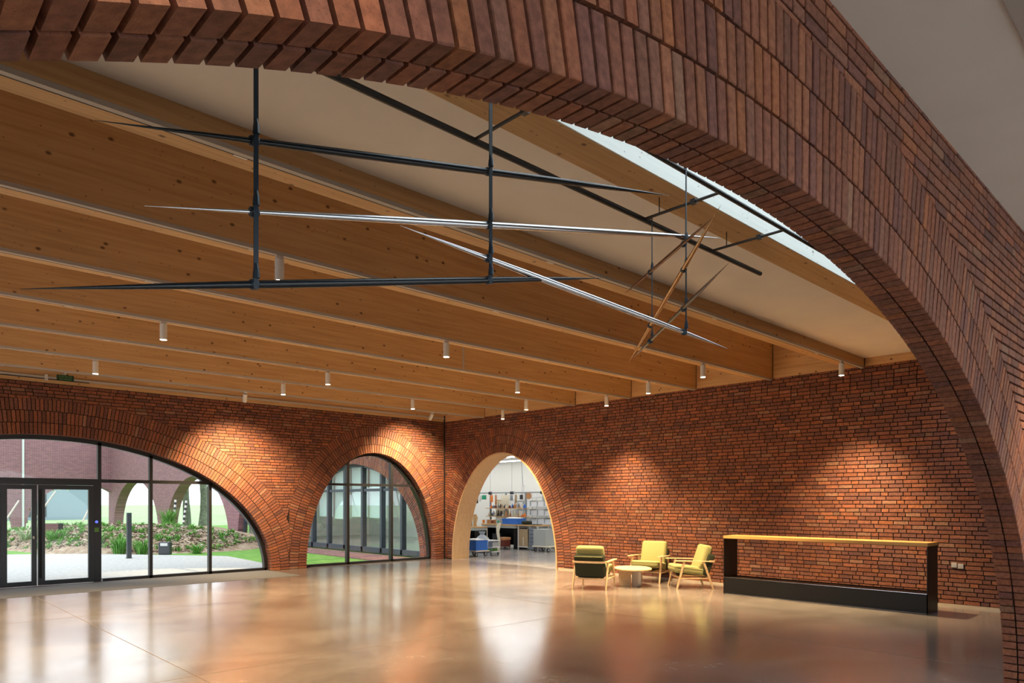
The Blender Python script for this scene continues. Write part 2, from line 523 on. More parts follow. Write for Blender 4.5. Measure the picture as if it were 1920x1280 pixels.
def ell_z(arch, s):
    c, a, b = arch
    k = 1 - ((s - c) / a) ** 2
    return b * math.sqrt(k) if k > 0 else 0.0
def wall_core(name, s0, s1, zt, arches, to3, d0, d1, mat, parent=None, z0=-0.05, n=64):
    ss = {s0, s1}
    for c, a, b in arches:
        for i in range(n + 1):
            x = c - a * math.cos(math.pi * i / n)
            if s0 <= x <= s1: ss.add(x)
    ss = sorted(ss)
    mb = MB()
    def zb(s, mid):
        for c, a, b in arches:
            if abs(mid - c) < a: return max(z0, ell_z((c, a, b), s)) if abs(s - c) < a - 1e-7 else z0
        return z0
    for i in range(len(ss) - 1):
        A, B = ss[i], ss[i + 1]
        m = (A + B) / 2
        za, zc = zb(A, m), zb(B, m)
        vs = [to3(A, za, d0), to3(B, zc, d0), to3(B, zt, d0), to3(A, zt, d0), to3(A, za, d1), to3(B, zc, d1), to3(B, zt, d1), to3(A, zt, d1)]
        fs = [(0, 1, 2, 3), (7, 6, 5, 4), (0, 4, 5, 1), (2, 6, 7, 3)]
        if i == 0: fs.append((0, 3, 7, 4))
        if i == len(ss) - 2: fs.append((1, 5, 6, 2))
        mb.add(vs, fs)
    return mb.build(name, mat, parent)

# ================================================================== STRUCTURE
# floor of hall and front room
fl = MB().box(XL, YB - 0.3, -0.12, XR + 0.02, YW + 0.3, 0.0).build('floor', M['floor'])
tag(fl, 'mottled brown polished concrete floor of the hall', kind='structure')
for x in (2.42, -3.4, 8.25):
    MB().box(x - 0.004, 1.7, -0.01, x + 0.004, 14.6, 0.0008).build('floor_joint', M['saw'], fl)
for y in (6.9, 11.6):
    MB().box(XL, y - 0.004, -0.01, XR - 0.1, y + 0.004, 0.0008).build('floor_joint', M['saw'], fl)
mt = MB().box(-1.7, 14.68, -0.02, 7.42, YW + 0.16, 0.004).build('floor_entrance', M['mat'])
tag(mt, 'matt grey entrance mat let into the floor before the glazed doors', kind='structure')

rng = random.Random(3)
# --- window wall (back)
toW = lambda s, z, d: (s, YW + d, z)
wb = struct_empty('wall_back', 'brick wall with a wide and a narrow arched window')
coreW = [(BIGW[0], BIGW[1] + 0.012, BIGW[2] + 0.012), (SMALLW[0], SMALLW[1] + 0.012, SMALLW[2] + 0.012)]
wall_core('mortar_bed', XL, XR + 0.02, 5.7, coreW, toW, 0.018, 0.42, M['mortar'], wb)
polys = lay_wall(XL + 6, XR, ZC, [BIGW, SMALLW], 3, [(BIGW[0] + BIGW[1] + SMALLW[0] - SMALLW[1]) / 2], rng)
place_bricks(polys, toW, wb, 0.10, 0.0, rng)
# reveal bricks behind the first ring, seen on the flanks facing the camera
rev = MB()
for arch in (BIGW, SMALLW):
    for poly in ring_bricks(arch, 0):
        if poly[0][0] > -2: rev.prism(poly, toW, 0.112, 0.215, 0, brick_col(rng))
o = rev.build('reveal_brickwork', M['brick'], wb, fix=True); o['kind'] = 'stuff'

# --- wall with the doorway (right)
toR = lambda s, z, d: (XR + d, s, z)
wr = struct_empty('wall_right', 'long brick wall with an arched doorway to the workshop')
coreR = [(DOORW[0], DOORW[1] + 0.012, DOORW[2] + 0.012)]
wall_core('mortar_bed', YA1, YW + 0.4, 5.7, coreR, toR, 0.018, 0.55, M['mortar'], wr)
polys = lay_wall(YA1, YW, ZC, [DOORW], 3, [], rng, z0=0.035)
place_bricks(polys, toR, wr, 0.08, 0.0, rng)
bb = MB()
bb.box(XR - 0.012, YA1, 0, XR + 0.05, DOORW[0] - DOORW[1] - 0.03, 0.034)
tag(bb.build('baseboard_right', M['skirt']), 'thin pale screed strip at the foot of the doorway wall', kind='structure')
# front room part of the same wall
wall_core('wall_right_front', YB, YA0, 5.2, [], toR, 0.0, 0.4, M['plaster'])['kind'] = 'structure'

# --- arch wall (front): two leaves of bricks
toA = lambda s, z, d: (s, YA0 + d, z)
wa = struct_empty('wall_front', 'brick wall with the wide arch opening to the hall')
coreA = [(ARCH[0], ARCH[1] + 0.03, ARCH[2] + 0.03)]
wall_core('mortar_bed', XL, XR, 4.75, coreA, toA, 0.028, 0.192, M['mortar'], wa, n=110)
polys = lay_wall(-3.0, XR, 3.93, [ARCH], 3, [], rng)
extra = []
for poly in ring_bricks(ARCH, 0):
    cx = sum(p[0] for p in poly) / 4; cz = sum(p[1] for p in poly) / 4
    w = seen((cx, YA1, cz))
    sc_ = 0
    if w and -30 < w[1] < 1950 and -60 < w[2] < 1300: sc_ = 0.0075 / w[0] ** 2
    extra.append([sc_, poly, ((0.117, 0.22), 0.004), toA])
place_bricks(polys, toA, wa, 0.105, 0.004, rng, odd=0.06, extra=extra)

# remaining shell, out of the picture
wall_core('wall_left', YB, YW + 0.4, 5.2, [(8.9, 4.6, 2.97)], lambda s, z, d: (XL - d, s, z), 0, 0.3, M['plaster'])['kind'] = 'structure'
wq = struct_empty('window_rear', 'unseen tall glazed front of the room behind the camera')  # unseen; glazed full height to bring daylight onto the arch wall
x = XL
while x < XR - 0.5:
    MB().box(x, YB - 0.1, 0, x + 0.07, YB, 3.93).build('mullion', M['alu'], wq)
    MB().box(x + 0.07, YB - 0.06, 0.06, x + 2.07, YB - 0.045, 3.93).build('pane', M['glass'], wq)
    MB().box(x + 0.07, YB - 0.1, 0.0, x + 2.07, YB, 0.06).build('bottom_rail', M['alu'], wq)
    x += 2.07

# --- ceilings
c1 = MB().box(XL, YB, 3.93, XR + 0.02, YA0 + 0.03, 4.15).build('ceiling_front', M['plaster'])
tag(c1, 'white plaster ceiling of the front room', kind='structure')
MB().box(XL, 0.70, 3.918, XR - 0.3, 0.775, 3.932).build('ceiling_track', M['track'], c1)
c2 = MB().box(XL, 3.16, 4.12, XR + 0.02, 4.62, 4.4).build('ceiling', M['plaster'])
tag(c2, 'white plasterboard ceiling between the two beams by the skylight', kind='structure')
MB().box(5.9, 3.33, 4.116, 7.3, 3.345, 4.121).build('ceiling_slot', M['track'], c2)
c3 = MB().box(XL, 4.5, 4.85, XR + 0.5, YW + 0.4, 5.1).build('ceiling_deck', M['plaster'])
tag(c3, 'plain deck above the row of glulam beams', kind='structure')
# skylight shaft between arch wall and first beam
sk = struct_empty('window_skylight', 'skylight shaft with whitened boards beside the arch wall')
MB().box(XL, 2.925, ZC + 0.002, XR + 0.02, 2.945, 4.75).build('light_board', M['cltwhite'], sk)
MB().box(XL, YA1 + 0.0, 4.1, XR + 0.02, YA1 + 0.02, 4.75).build('light_board', M['cltwhite'], sk)
MB().box(2.4, YA1, 4.75, XR + 0.02, 2.945, 4.77).build('pane', M['glass'], sk)
MB().box(XL, YA1, 4.75, 2.4, 2.945, 4.9).build('unseen_light_block', M['plaster'], sk)  # unseen slab added to keep skylight off the beams at the left
for x in range(4, 13, 2):
    MB().box(x, YA1 + 0.02, 4.69, x + 0.06, 2.925, 4.75).build('glazing_bar', M['white'], sk)

# --- ledgers above the brick and beams
lg = MB().box(XR - 0.012, YA1, ZC, XR + 0.3, YW + 0.01, 4.86).build('trim_ledger_right', M['cltY'])
tag(lg, 'timber ledger on top of the brick wall with the doorway', kind='structure')
lg = MB().box(XL, YW - 0.012, ZC, XR - 0.012, YW + 0.3, 4.86).build('trim_ledger_back', M['clt'])
tag(lg, 'timber ledger on top of the window wall', kind='structure')
MB().box(XL, YW - 0.05, 4.06, XR - 0.05, YW - 0.012, 4.10).build('lighting_track', M['track'], lg)
MB().box(-1.0, YW - 0.054, 4.047, 3.6, YW - 0.012, 4.059).build('cable_slot', M['slot'], lg)
ORD = ['first', 'second', 'third', 'fourth', 'fifth', 'sixth', 'seventh', 'eighth']
BW = 0.285
for k, yb in enumerate(BEAMS):
    top = 4.86
    if k == 7: top = 4.75
    b = MB().box(XL, yb - BW / 2, ZC, XR - 0.016, yb + BW / 2, top).build('beam', M['clt'])
    tag(b, 'spruce glulam ceiling beam, %s from the window wall' % ORD[k], kind='structure')
    if k < 7:
        y0 = yb - BW / 2
        MB().box(XL, y0 + 0.002, ZC - 0.034, XR - 0.03, y0 + 0.058, ZC + 0.001).build('lighting_track', M['track'], b)
        MB().box(XL, y0 + 0.047, ZC - 0.0352, XR - 0.03, y0 + 0.056, ZC - 0.033).build('track_slot', M['slot'], b)
        for x in range(-2, 12, 3):
            xx = x + 0.87 + 0.4 * (k % 3)
            MB().box(xx, y0 + 0.05, ZC - 0.036, xx + 0.09, y0 + 0.07, ZC - 0.01).build('connector', M['white'], b)
    MB().box(XR - 0.018, yb - BW / 2 - 0.012, ZC + 0.004, XR - 0.0125, yb - BW / 2 - 0.002, min(top, 4.8)).build('end_joint', M['slot'], b)
# pale splice strip on the beam face
MB().box(7.85, BEAMS[3] - BW / 2 - 0.006, ZC + 0.002, 7.885, BEAMS[3] - BW / 2 + 0.001, 4.8).build('splice_strip', M['track'], bpy.data.objects['beam.003'])

# --- doorway lining of plywood
def arch_band(name, arch, t_in, f3, d0, d1, mat, parent=None, n=72, z_lo=0.0):
    """curved band between the arch and an inner offset"""
    c, a, b = arch
    mb = MB()
    rows = []
    for i in range(n + 1):
        th = math.pi * i / n
        nx, nz = b * math.cos(th), a * math.sin(th)
        q = math.hypot(nx, nz)
        ox, oz = c + a * math.cos(th), b * math.sin(th)
        ix, iz = ox - t_in * nx / q, oz - t_in * nz / q
        rows.append([f3(ox, max(oz, z_lo), d0), f3(ix, max(iz, z_lo), d0), f3(ix, max(iz, z_lo), d1), f3(ox, max(oz, z_lo), d1)])
    for i in range(n):
        A, B = rows[i], rows[i + 1]
        mb.add(A + B, [(0, 4, 5, 1), (1, 5, 6, 2), (2, 6, 7, 3), (3, 7, 4, 0)])
    mb.add(rows[0] + rows[-1], [(0, 1, 2, 3), (7, 6, 5, 4)])
    return mb.build(name, mat, parent, smooth=True, fix=True)
ln = arch_band('trim_doorway', DOORW, 0.035, toR, -0.02, 0.60, M['ply'])
tag(ln, 'pale plywood lining of the arched doorway', kind='structure')
crn = MB().cyl((XR - 0.03, YW - 0.03, 0), (XR - 0.03, YW - 0.03, 4.16), 0.017).build('trim_corner', M['blacksteel'])
tag(crn, 'thin black pipe in the corner of the two brick walls', kind='structure')

# ================================================================== WINDOWS
def pane(name, arch, inset, x0, x1, z0, z1, f3, d0, d1, mat, parent):
    c, a, b = arch
    E2 = (c, a - inset, b - inset)
    pts = []
    n = 28
    xa, xb = max(x0, c - E2[1] * 0.9995), min(x1, c + E2[1] * 0.9995)
    if xb <= xa: return None
    tops = []
    for i in range(n + 1):
        x = xb + (xa - xb) * i / n
        z = min(z1, ell_z(E2, x))
        if z > z0 + 0.004: tops.append((x, z))
    if len(tops) < 2: return None
    poly = [(tops[-1][0], z0), (tops[0][0], z0)] + tops
    return MB().prism(poly, f3, d0, d1).build(name, mat, parent)
def bar_v(arch, inset, x, w, z0, f3, d0, d1, mat, parent, name='mullion', ztop=None):
    c, a, b = arch
    zt = ell_z((c, a - inset, b - inset), x) if ztop is None else ztop
    return MB().prism([(x - w / 2, z0), (x + w / 2, z0), (x + w / 2, zt), (x - w / 2, zt)], f3, d0, d1).build(name, mat, parent)
FD0, FD1 = 0.20, 0.31
TZ = 2.085
w1 = struct_empty('window_1', 'wide arched window with black frame and glazed doors')
arch_band('frame', BIGW, 0.085, toW, FD0, FD1 + 0.02, M['alu'], w1)
MB().box(-1.6, YW + FD0, 0, 2.08, YW + FD1, 0.06).build('bottom_rail', M['alu'], w1)
MB().box(3.9, YW + FD0, 0, 7.42, YW + FD1, 0.06).build('bottom_rail', M['alu'], w1)
mull = [-0.29, 0.97, 3.84, 4.83, 6.09]
for x in mull + [2.0]:
    bar_v(BIGW, 0.03, x, 0.065, 0.0, toW, FD0, FD1, M['alu'], w1, ztop=TZ if x == 2.0 else None)
zl = BIGW[1] * math.sqrt(1 - (TZ / BIGW[2]) ** 2) - 0.03
MB().box(BIGW[0] - zl, YW + FD0 + 0.01, TZ - 0.035, BIGW[0] + zl, YW + FD1 - 0.01, TZ + 0.035).build('transom', M['alu'], w1)
edges = [-1.66, -0.29, 0.97, 2.0, 3.84, 4.83, 6.09, 7.46]
for i in range(len(edges) - 1):
    a_, b_ = edges[i] + 0.03, edges[i + 1] - 0.03
    if i != 3: pane('pane', BIGW, 0.07, a_, b_, 0.05, TZ - 0.03, toW, 0.25, 0.262, M['glass'], w1)
for a_, b_ in [(-1.66, -0.29), (-0.29, 0.97), (0.97, 3.84), (3.84, 4.83), (4.83, 6.09), (6.09, 7.46)]:
    pane('pane', BIGW, 0.07, a_ + 0.03, b_ - 0.03, TZ + 0.03, 4, toW, 0.25, 0.262, M['glass'], w1)
# the doors in it
d1_ = struct_empty('door_1', 'black framed double glass door, one leaf narrower than the other')
MB().box(2.03, YW + FD0 - 0.02, 0, 2.16, YW + FD1, 2.05).build('door_frame', M['alu'], d1_)
MB().box(3.74, YW + FD0 - 0.02, 0, 3.81, YW + FD1, 2.05).build('door_frame', M['alu'], d1_)
MB().box(2.16, YW + FD0 - 0.02, 1.99, 3.74, YW + FD1, 2.05).build('door_frame', M['alu'], d1_)
def leaf(x0, x1, sl, sr):
    mb = MB()
    y0, y1 = YW + FD0 - 0.03, YW + FD0 + 0.05
    mb.box(x0, y0, 0.01, x0 + sl, y1, 1.985).box(x1 - sr, y0, 0.01, x1, y1, 1.985)
    mb.box(x0 + sl, y0, 0.01, x1 - sr, y1, 0.10).box(x0 + sl, y0, 1.90, x1 - sr, y1, 1.985)
    lf = mb.build('door_leaf', M['alu'], d1_)
    MB().box(x0 + sl, y0 + 0.035, 0.10, x1 - sr, y0 + 0.047, 1.90).build('pane', M['glass'], lf)
    return lf
l1 = leaf(2.165, 2.745, 0.10, 0.085)
l2 = leaf(2.765, 3.735, 0.115, 0.10)
MB().cyl((2.80, YW + 0.12, 0.15), (2.80, YW + 0.12, 1.9), 0.016).build('pull_bar', M['blacksteel'], l2)
MB().box(2.675, YW + 0.14, 0.93, 2.70, YW + 0.175, 0.98).build('lock', M['white'], l1)
MB().box(2.60, YW + 0.14, 1.49, 2.63, YW + 0.175, 1.53).build('door_sensor', M['white'], l1)
# small fittings on the door frame
t = thing('access_reader', 'small black card reader with blue light on the door post', 'card reader', (3.775, YW + 0.175, 1.15))
MB().box(-0.045, -0.018, 0, 0.045, 0.004, 0.14).build('body', M['alu'], t)
MB().cyl((0, -0.020, 0.09), (0, -0.016, 0.09), 0.028).build('display', M['bluescreen'], t)
t = tag(MB().box(3.73, YW + 0.172, 1.03, 3.82, YW + 0.179, 1.12).build('exit_button_sticker', M['greenlab']), 'green door release sticker below the card reader', 'sticker')
t = thing('break_glass_point', 'red break glass point on the door post', 'alarm point', (2.10, YW + 0.178, 1.0))
MB().rbox(0.09, 0.03, 0.09, 0.006, Matrix.Translation((0, -0.012, 0.045)), 2).build('body', M['red'], t)
MB().box(-0.025, -0.030, 0.02, 0.025, -0.026, 0.07).build('cover', M['white'], t)

w2 = struct_empty('window_2', 'narrow arched window of six panes beside the room corner')
arch_band('frame', SMALLW, 0.075, toW, FD0, FD1 + 0.02, M['alu'], w2)
MB().box(8.45, YW + FD0, 0, 12.33, YW + FD1, 0.06).build('bottom_rail', M['alu'], w2)
for x in (9.66, 11.03):
    bar_v(SMALLW, 0.03, x, 0.075, 0.0, toW, FD0, FD1, M['alu'], w2)
zl = SMALLW[1] * math.sqrt(1 - (2.11 / SMALLW[2]) ** 2) - 0.03
MB().box(SMALLW[0] - zl, YW + FD0 + 0.01, 2.08, SMALLW[0] + zl, YW + FD1 - 0.01, 2.14).build('transom', M['alu'], w2)
for a_, b_ in [(8.36, 9.66), (9.66, 11.03), (11.03, 12.39)]:
    pane('pane', SMALLW, 0.06, a_ + 0.03, b_ - 0.03, 0.05, 2.085, toW, 0.25, 0.262, M['glass'], w2)
    pane('pane', SMALLW, 0.06, a_ + 0.03, b_ - 0.03, 2.135, 4, toW, 0.25, 0.262, M['glass'], w2)

# ================================================================== SPOTLIGHTS
def spot_lamp(x, y, ztrack, tilt=None, power=SPOT_W, size=90, blend=1.0, label='', off=False, aim=None):
    t = thing('track_spotlight', label, 'spotlight', (x, y, ztrack), 0, 'white cylinder spotlights on the beam tracks')
    MB().box(-0.035, -0.014, -0.022, 0.035, 0.014, 0).build('adapter', M['white'], t)
    MB().cyl((0, 0, -0.036), (0, 0, -0.02), 0.009, n=10).build('stem', M['white'], t)
    Mx = Matrix.Translation((0, 0, -0.032))
    if aim is not None:
        dv = Vector(aim).normalized()
        Mx = Mx @ Vector((0, 0, -1)).rotation_difference(dv).to_matrix().to_4x4()
    body = MB()
    n = 20
    prof = [(0.008, 0.0), (0.040, -0.001), (0.043, -0.004), (0.043, -0.196), (0.042, -0.199), (0.039, -0.200)]
    vs = []; fs = []
    for r_, z_ in prof:
        for k in range(n):
            an = 2 * math.pi * k / n
            vs.append(Mx @ Vector((r_ * math.cos(an), r_ * math.sin(an), z_)))
    for i in range(len(prof) - 1):
        for k in range(n):
            a_ = i * n + k; b_ = i * n + (k + 1) % n
            fs.append((a_, b_, b_ + n, a_ + n))
    fs.append(tuple(range(n)))
    body.add(vs, fs)
    body.build('housing', M['white'], t, smooth=True)
    lens = MB()
    lens.add([Mx @ Vector((0.039 * math.cos(2 * math.pi * k / n), 0.039 * math.sin(2 * math.pi * k / n), -0.2005)) for k in range(n)], [tuple(range(n - 1, -1, -1))])
    lens.build('lens', M['lamp'], t)
    ld = bpy.data.lights.new('spot_light', 'SPOT')
    ld.energy = power; ld.color = SPOT_COL; ld.spot_size = R(size); ld.spot_blend = blend; ld.shadow_soft_size = 0.035
    lo = bpy.data.objects.new('spot_light', ld)
    COL.objects.link(lo); lo.parent = t
    lo.matrix_local = Mx @ Matrix.Translation((0, 0, -0.215))
    return t
LAMPS = [  # beam (counted from the window wall), x
    (5, [10.31, 2.95]), (3, [11.88, 9.22, 2.95, -0.3, -3.5]), (1, [11.89, 9.16, 6.13, 2.94, -0.3, -3.5]),
    (4, [11.09, 6.22]), (2, [11.08, 6.17]), (6, [11.81])]
for k, xs in LAMPS:
    for i, x in enumerate(xs):
        spot_lamp(x, BEAMS[k] - BW / 2 + 0.03, ZC - 0.034,
                  label='lit white cylinder spotlight on %s beam from the window wall, %s from the doorway wall' % (ORD[k], ORD[i]))
spot_lamp(6.08, BEAMS[0] - BW / 2 + 0.03, ZC - 0.034, aim=(0.22, 0.75, -0.95), power=WASH_W, size=92, blend=1.0,
          label='tilted white cylinder spotlight aimed at the pier between the arched windows')
spot_lamp(10.95, BEAMS[0] - BW / 2 + 0.03, ZC - 0.034, aim=(0.12, 0.62, -0.55), power=WASH_W, size=92, blend=1.0,
          label='tilted white cylinder spotlight aimed at the wall above the narrow arched window')
FRONT_COL = (1.0, 0.86, 0.70)
for i, x in enumerate((7.6, 10.2, 0.55, -2.6)):
    spot_lamp(x, 0.737, 3.918, power=(190, 190, 60, 60)[i],
              label='white cylinder spotlight under the ceiling before the arch wall, %s of its track' % ORD[i])
MB().box(XL, -2.60, 3.918, XR - 0.3, -2.525, 3.932).build('ceiling_track', M['track'], c1)  # second track, added only to carry the fill spots
for i, x in enumerate((-5.5, -2.2, 1.1, 4.4, 7.7, 11.0)):  # unseen spots added behind the camera; floor bounce brightens ceiling and arch
    t = spot_lamp(x, -2.5625, 3.918, power=150, size=120, label='added white fill spotlight in the front room, %s along its rear track' % ORD[i])
    for ch in t.children:
        if ch.type == 'LIGHT': ch.data.color = FRONT_COL
#END_STRUCT

# ================================================================== HANGING SCULPTURE
ZP = 3.84
fr = thing('suspension_frame', 'black pipe frame under the beams that carries the hanging spindles', 'pipe frame', (4.0, 2.9, ZP))
def rel(p, o): return (p[0] - o[0], p[1] - o[1], p[2] - o[2])
FO = (4.0, 2.9, ZP)
for y, x0, x1, r_ in ((3.25, -1.0, 6.38, 0.020), (2.59, -1.0, 6.9, 0.016)):
    MB().cyl(rel((x0, y, ZP), FO), rel((x1, y, ZP), FO), r_, n=14).build('pipe', M['pipe'], fr, smooth=True)
for x in (0.9, 2.78, 4.52, 5.52):
    a_ = MB().cyl(rel((x, 2.59, ZP + 0.012), FO), rel((x, 3.25, ZP + 0.012), FO), 0.011, n=10).build('cross_arm', M['pipe'], fr, smooth=True)
    MB().box(*rel((x - 0.018, 2.80, ZP - 0.006), FO), *rel((x + 0.018, 2.84, ZP + 0.03), FO)).build('clamp', M['pipe'], a_)
for x in (0.9, 2.78, 4.52, 5.52):
    MB().cyl(rel((x, 3.12, ZP + 0.01), FO), rel((x, 3.12, ZC + 0.001), FO), 0.004, n=8).build('hanger_rod', M['pipe'], fr)

sc_o = thing('hanging_spindles', 'suspended sculpture of long pointed metal spindles tied with dark straps', 'sculpture', (2.6, 2.6, ZP))
SO = (2.6, 2.6, ZP)
def spindle(p0, p1, mat, rmax=0.0165):
    p0, p1 = Vector(rel(p0, SO)), Vector(rel(p1, SO))
    prof = [(0, 0.0006), (0.04, 0.0028), (0.10, 0.0068), (0.18, 0.0108), (0.28, 0.0138), (0.36, 0.0145), (0.64, 0.0145), (0.72, 0.0138), (0.82, 0.0108), (0.90, 0.0068), (0.96, 0.0028), (1, 0.0006)]
    return MB().tube([p0.lerp(p1, k) for k, _ in prof], [r_ * rmax / 0.0145 for _, r_ in prof], 18).build('spindle', mat, sc_o, smooth=True)
Y2, Y1 = 2.59, 3.25
A = spindle((0.59, Y2, 2.89), (3.87, Y2, 3.63), M['sp_black'])
B = spindle((0.74, Y2, 2.655), (4.51, Y2, 3.52), M['sp_steel'])
C_ = spindle((0.39, Y2, 2.30), (3.20, Y2, 2.95), M['sp_black'])
D_ = spindle((1.78, Y2, 2.87), (4.60, Y2, 2.75), M['sp_steel'])
E_ = spindle((5.14, 3.92, 3.54), (3.63, 2.13, 3.29), M['sp_brown'], 0.0125)
F_ = spindle((5.06, 3.82, 2.885), (3.58, 2.06, 3.32), M['sp_bronze'], 0.0155)
G_ = spindle((4.97, 3.71, 2.895), (3.49, 1.96, 2.95), M['sp_gun'], 0.0125)
def strap(x, y, ztop, zbot, w, knots):
    mb = MB().box(*rel((x - w * 0.45, y - 0.0205, zbot), SO), *rel((x + w * 0.45, y - 0.0165, ztop), SO))
    mb.box(*rel((x - w * 0.45, y - 0.0205, ztop), SO), *rel((x + w * 0.45, y + 0.0205, ztop + 0.004), SO))
    s_ = mb.build('strap', M['strap'], sc_o)
    for z, d in knots:
        dv = Vector(d).normalized() * 0.016
        q = Vector(rel((x, y, z), SO))
        k_ = MB().tube([q - dv, q - dv * 0.7, q + dv * 0.7, q + dv], [0.0165, 0.0205, 0.0205, 0.0165], 14)
        k_.tube([q + Vector((0, -0.02, 0.02)), q + Vector((0, -0.021, 0.05)), q + Vector((0, -0.0195, 0.075))], [0.014, 0.012, 0.006], 8)
        k_.build('knot', M['strap'], s_, smooth=True)
dx = (1, 0, 0.23)
strap(1.12, Y2, ZP + 0.016, 2.45, 0.020, [(3.01, dx), (2.742, dx), (2.469, dx)])
strap(2.30, Y2, ZP + 0.016, 2.72, 0.022, [(3.276, dx), (3.013, dx), (2.848, (1, 0, -0.04)), (2.742, dx)])
d45 = (0.65, 0.76, 0.0)
strap(4.03, Y2, ZP + 0.016, 2.76, 0.014, [(3.357, d45), (3.188, d45), (2.928, d45), (2.774, (1, 0, -0.04))])
strap(4.57, Y1 - 0.01, ZP + 0.02, 2.89, 0.010, [(3.446, d45), (3.03, d45), (2.907, d45)])

# ================================================================== FURNITURE
def make_armchair(loc, rz, label):
    t = thing('armchair', label, 'armchair', loc, rz, 'green armchairs round the low table')
    # local: front is -y
    def leg(p0, p1, r0, r1):
        MB().tube([p0, Vector(p0).lerp(Vector(p1), 0.5), p1], [r0, (r0 + r1) / 2 + 0.003, r1], 12).build('leg', M['ash'], t, smooth=True)
    for s in (-1, 1):
        leg((s * 0.325, -0.345, 0.0), (s * 0.315, -0.205, 0.515), 0.017, 0.023)
        leg((s * 0.325, 0.345, 0.0), (s * 0.315, 0.165, 0.515), 0.017, 0.023)
        # paddle armrest
        mb = MB()
        pts = [(-0.40, 0.022, 0.0), (-0.36, 0.036, 0.0), (-0.25, 0.038, 0.0), (-0.05, 0.032, -0.004), (0.15, 0.030, -0.008), (0.31, 0.027, -0.014)]
        rows = []
        for y, hw, dz in pts:
            x = s * 0.325
            if y > 0.2: x = s * 0.315
            z = 0.535 + dz
            rows.append([(x - hw, y, z - 0.008), (x + hw, y, z - 0.008), (x + hw * 0.9, y, z + 0.008), (x - hw * 0.9, y, z + 0.008)])
        for i in range(len(rows) - 1):
            mb.add(rows[i] + rows[i + 1], [(0, 1, 5, 4), (1, 2, 6, 5), (2, 3, 7, 6), (3, 0, 4, 7)])
        mb.add(rows[0] + rows[-1], [(3, 2, 1, 0), (4, 5, 6, 7)])
        mb.build('armrest', M['ash'], t, smooth=True, fix=True)
        MB().cyl((s * 0.318, -0.29, 0.20), (s * 0.318, 0.28, 0.20), 0.011, n=10).build('side_rail', M['ash'], t, smooth=True)
    # bowed back rail joining the armrests
    pts = []
    for i in range(13):
        a = math.pi * i / 12
        pts.append((-0.315 * math.cos(a) if 0 < i < 12 else (-0.315 if i == 0 else 0.315), 0.31 + 0.115 * math.sin(a) ** 0.55 if 0 < i < 12 else 0.28, 0.522))
    mb = MB()
    rows = []
    for i, p in enumerate(pts):
        a = pts[max(0, i - 1)]; b = pts[min(12, i + 1)]
        tx, ty = b[0] - a[0], b[1] - a[1]
        q = math.hypot(tx, ty); nx, ny = ty / q * 0.011, -tx / q * 0.011
        rows.append([(p[0] - nx, p[1] - ny, p[2] - 0.018), (p[0] + nx, p[1] + ny, p[2] - 0.018), (p[0] + nx, p[1] + ny, p[2] + 0.018), (p[0] - nx, p[1] - ny, p[2] + 0.018)])
    for i in range(12):
        mb.add(rows[i] + rows[i + 1], [(0, 1, 5, 4), (1, 2, 6, 5), (2, 3, 7, 6), (3, 0, 4, 7)])
    mb.add(rows[0] + rows[-1], [(3, 2, 1, 0), (4, 5, 6, 7)])
    mb.build('back_rail', M['ash'], t, smooth=True, fix=True)
    MB().box(-0.315, 0.275, 0.185, 0.315, 0.30, 0.215).build('rear_rail', M['ash'], t)
    MB().box(-0.315, -0.285, 0.195, 0.315, -0.26, 0.225).build('front_rail', M['ash'], t)
    # curved ply shell under the seat
    mb = MB()
    rows = []
    for i in range(9):
        x = -0.26 + 0.52 * i / 8
        z = 0.185 + 0.05 * (x / 0.26) ** 2
        rows.append([(x, -0.24, z + 0.02), (x, 0.24, z), (x, 0.24, z + 0.014), (x, -0.24, z + 0.034)])
    for i in range(8):
        mb.add(rows[i] + rows[i + 1], [(0, 1, 5, 4), (1, 2, 6, 5), (2, 3, 7, 6), (3, 0, 4, 7)])
    mb.add(rows[0] + rows[-1], [(3, 2, 1, 0), (4, 5, 6, 7)])
    mb.build('seat_shell', M['oak'], t, smooth=True, fix=True)
    Ms = Matrix.Translation((0, -0.06, 0.345)) @ Matrix.Rotation(R(-7), 4, 'X')
    MB().rbox(0.575, 0.64, 0.145, 0.055, Ms, 4, puff=0.12).build('seat_cushion', M['lime'], t, smooth=True)
    MB().rbox(0.50, 0.50, 0.06, 0.02, Matrix.Translation((0, 0.0, 0.265)) @ Matrix.Rotation(R(-6), 4, 'X'), 2).build('seat_base', M['dkgreen'], t, smooth=True)
    Mb = Matrix.Translation((0, 0.245, 0.54)) @ Matrix.Rotation(R(-19), 4, 'X')
    bc = MB().rbox(0.54, 0.15, 0.53, 0.055, Mb @ Matrix.Translation((0, -0.035, 0.015)), 4).build('back_cushion', M['lime'], t, smooth=True)
    MB().rbox(0.585, 0.15, 0.43, 0.035, Mb @ Matrix.Translation((0, 0.052, -0.075)), 3).build('back_cover', M['dkgreen'], t, smooth=True)
    MB().cyl(Mb @ Vector((-0.27, 0.128, 0.13)), Mb @ Vector((0.27, 0.128, 0.13)), 0.006, n=8).build('piping', M['lime'], bc)
    return t
def face(dxy): return math.atan2(dxy[1], dxy[0]) + math.pi / 2
make_armchair((10.47, 8.72, 0), face((0.50, 0.22)), 'green armchair with its dark back turned to the room, beside the doorway')
make_armchair((12.22, 8.66, 0), face((-0.96, -0.25)), 'green armchair against the brick wall, behind the low table')
make_armchair((11.90, 7.50, 0), face((-0.47, 0.42)), 'green armchair turned sideways, next to the black counter')

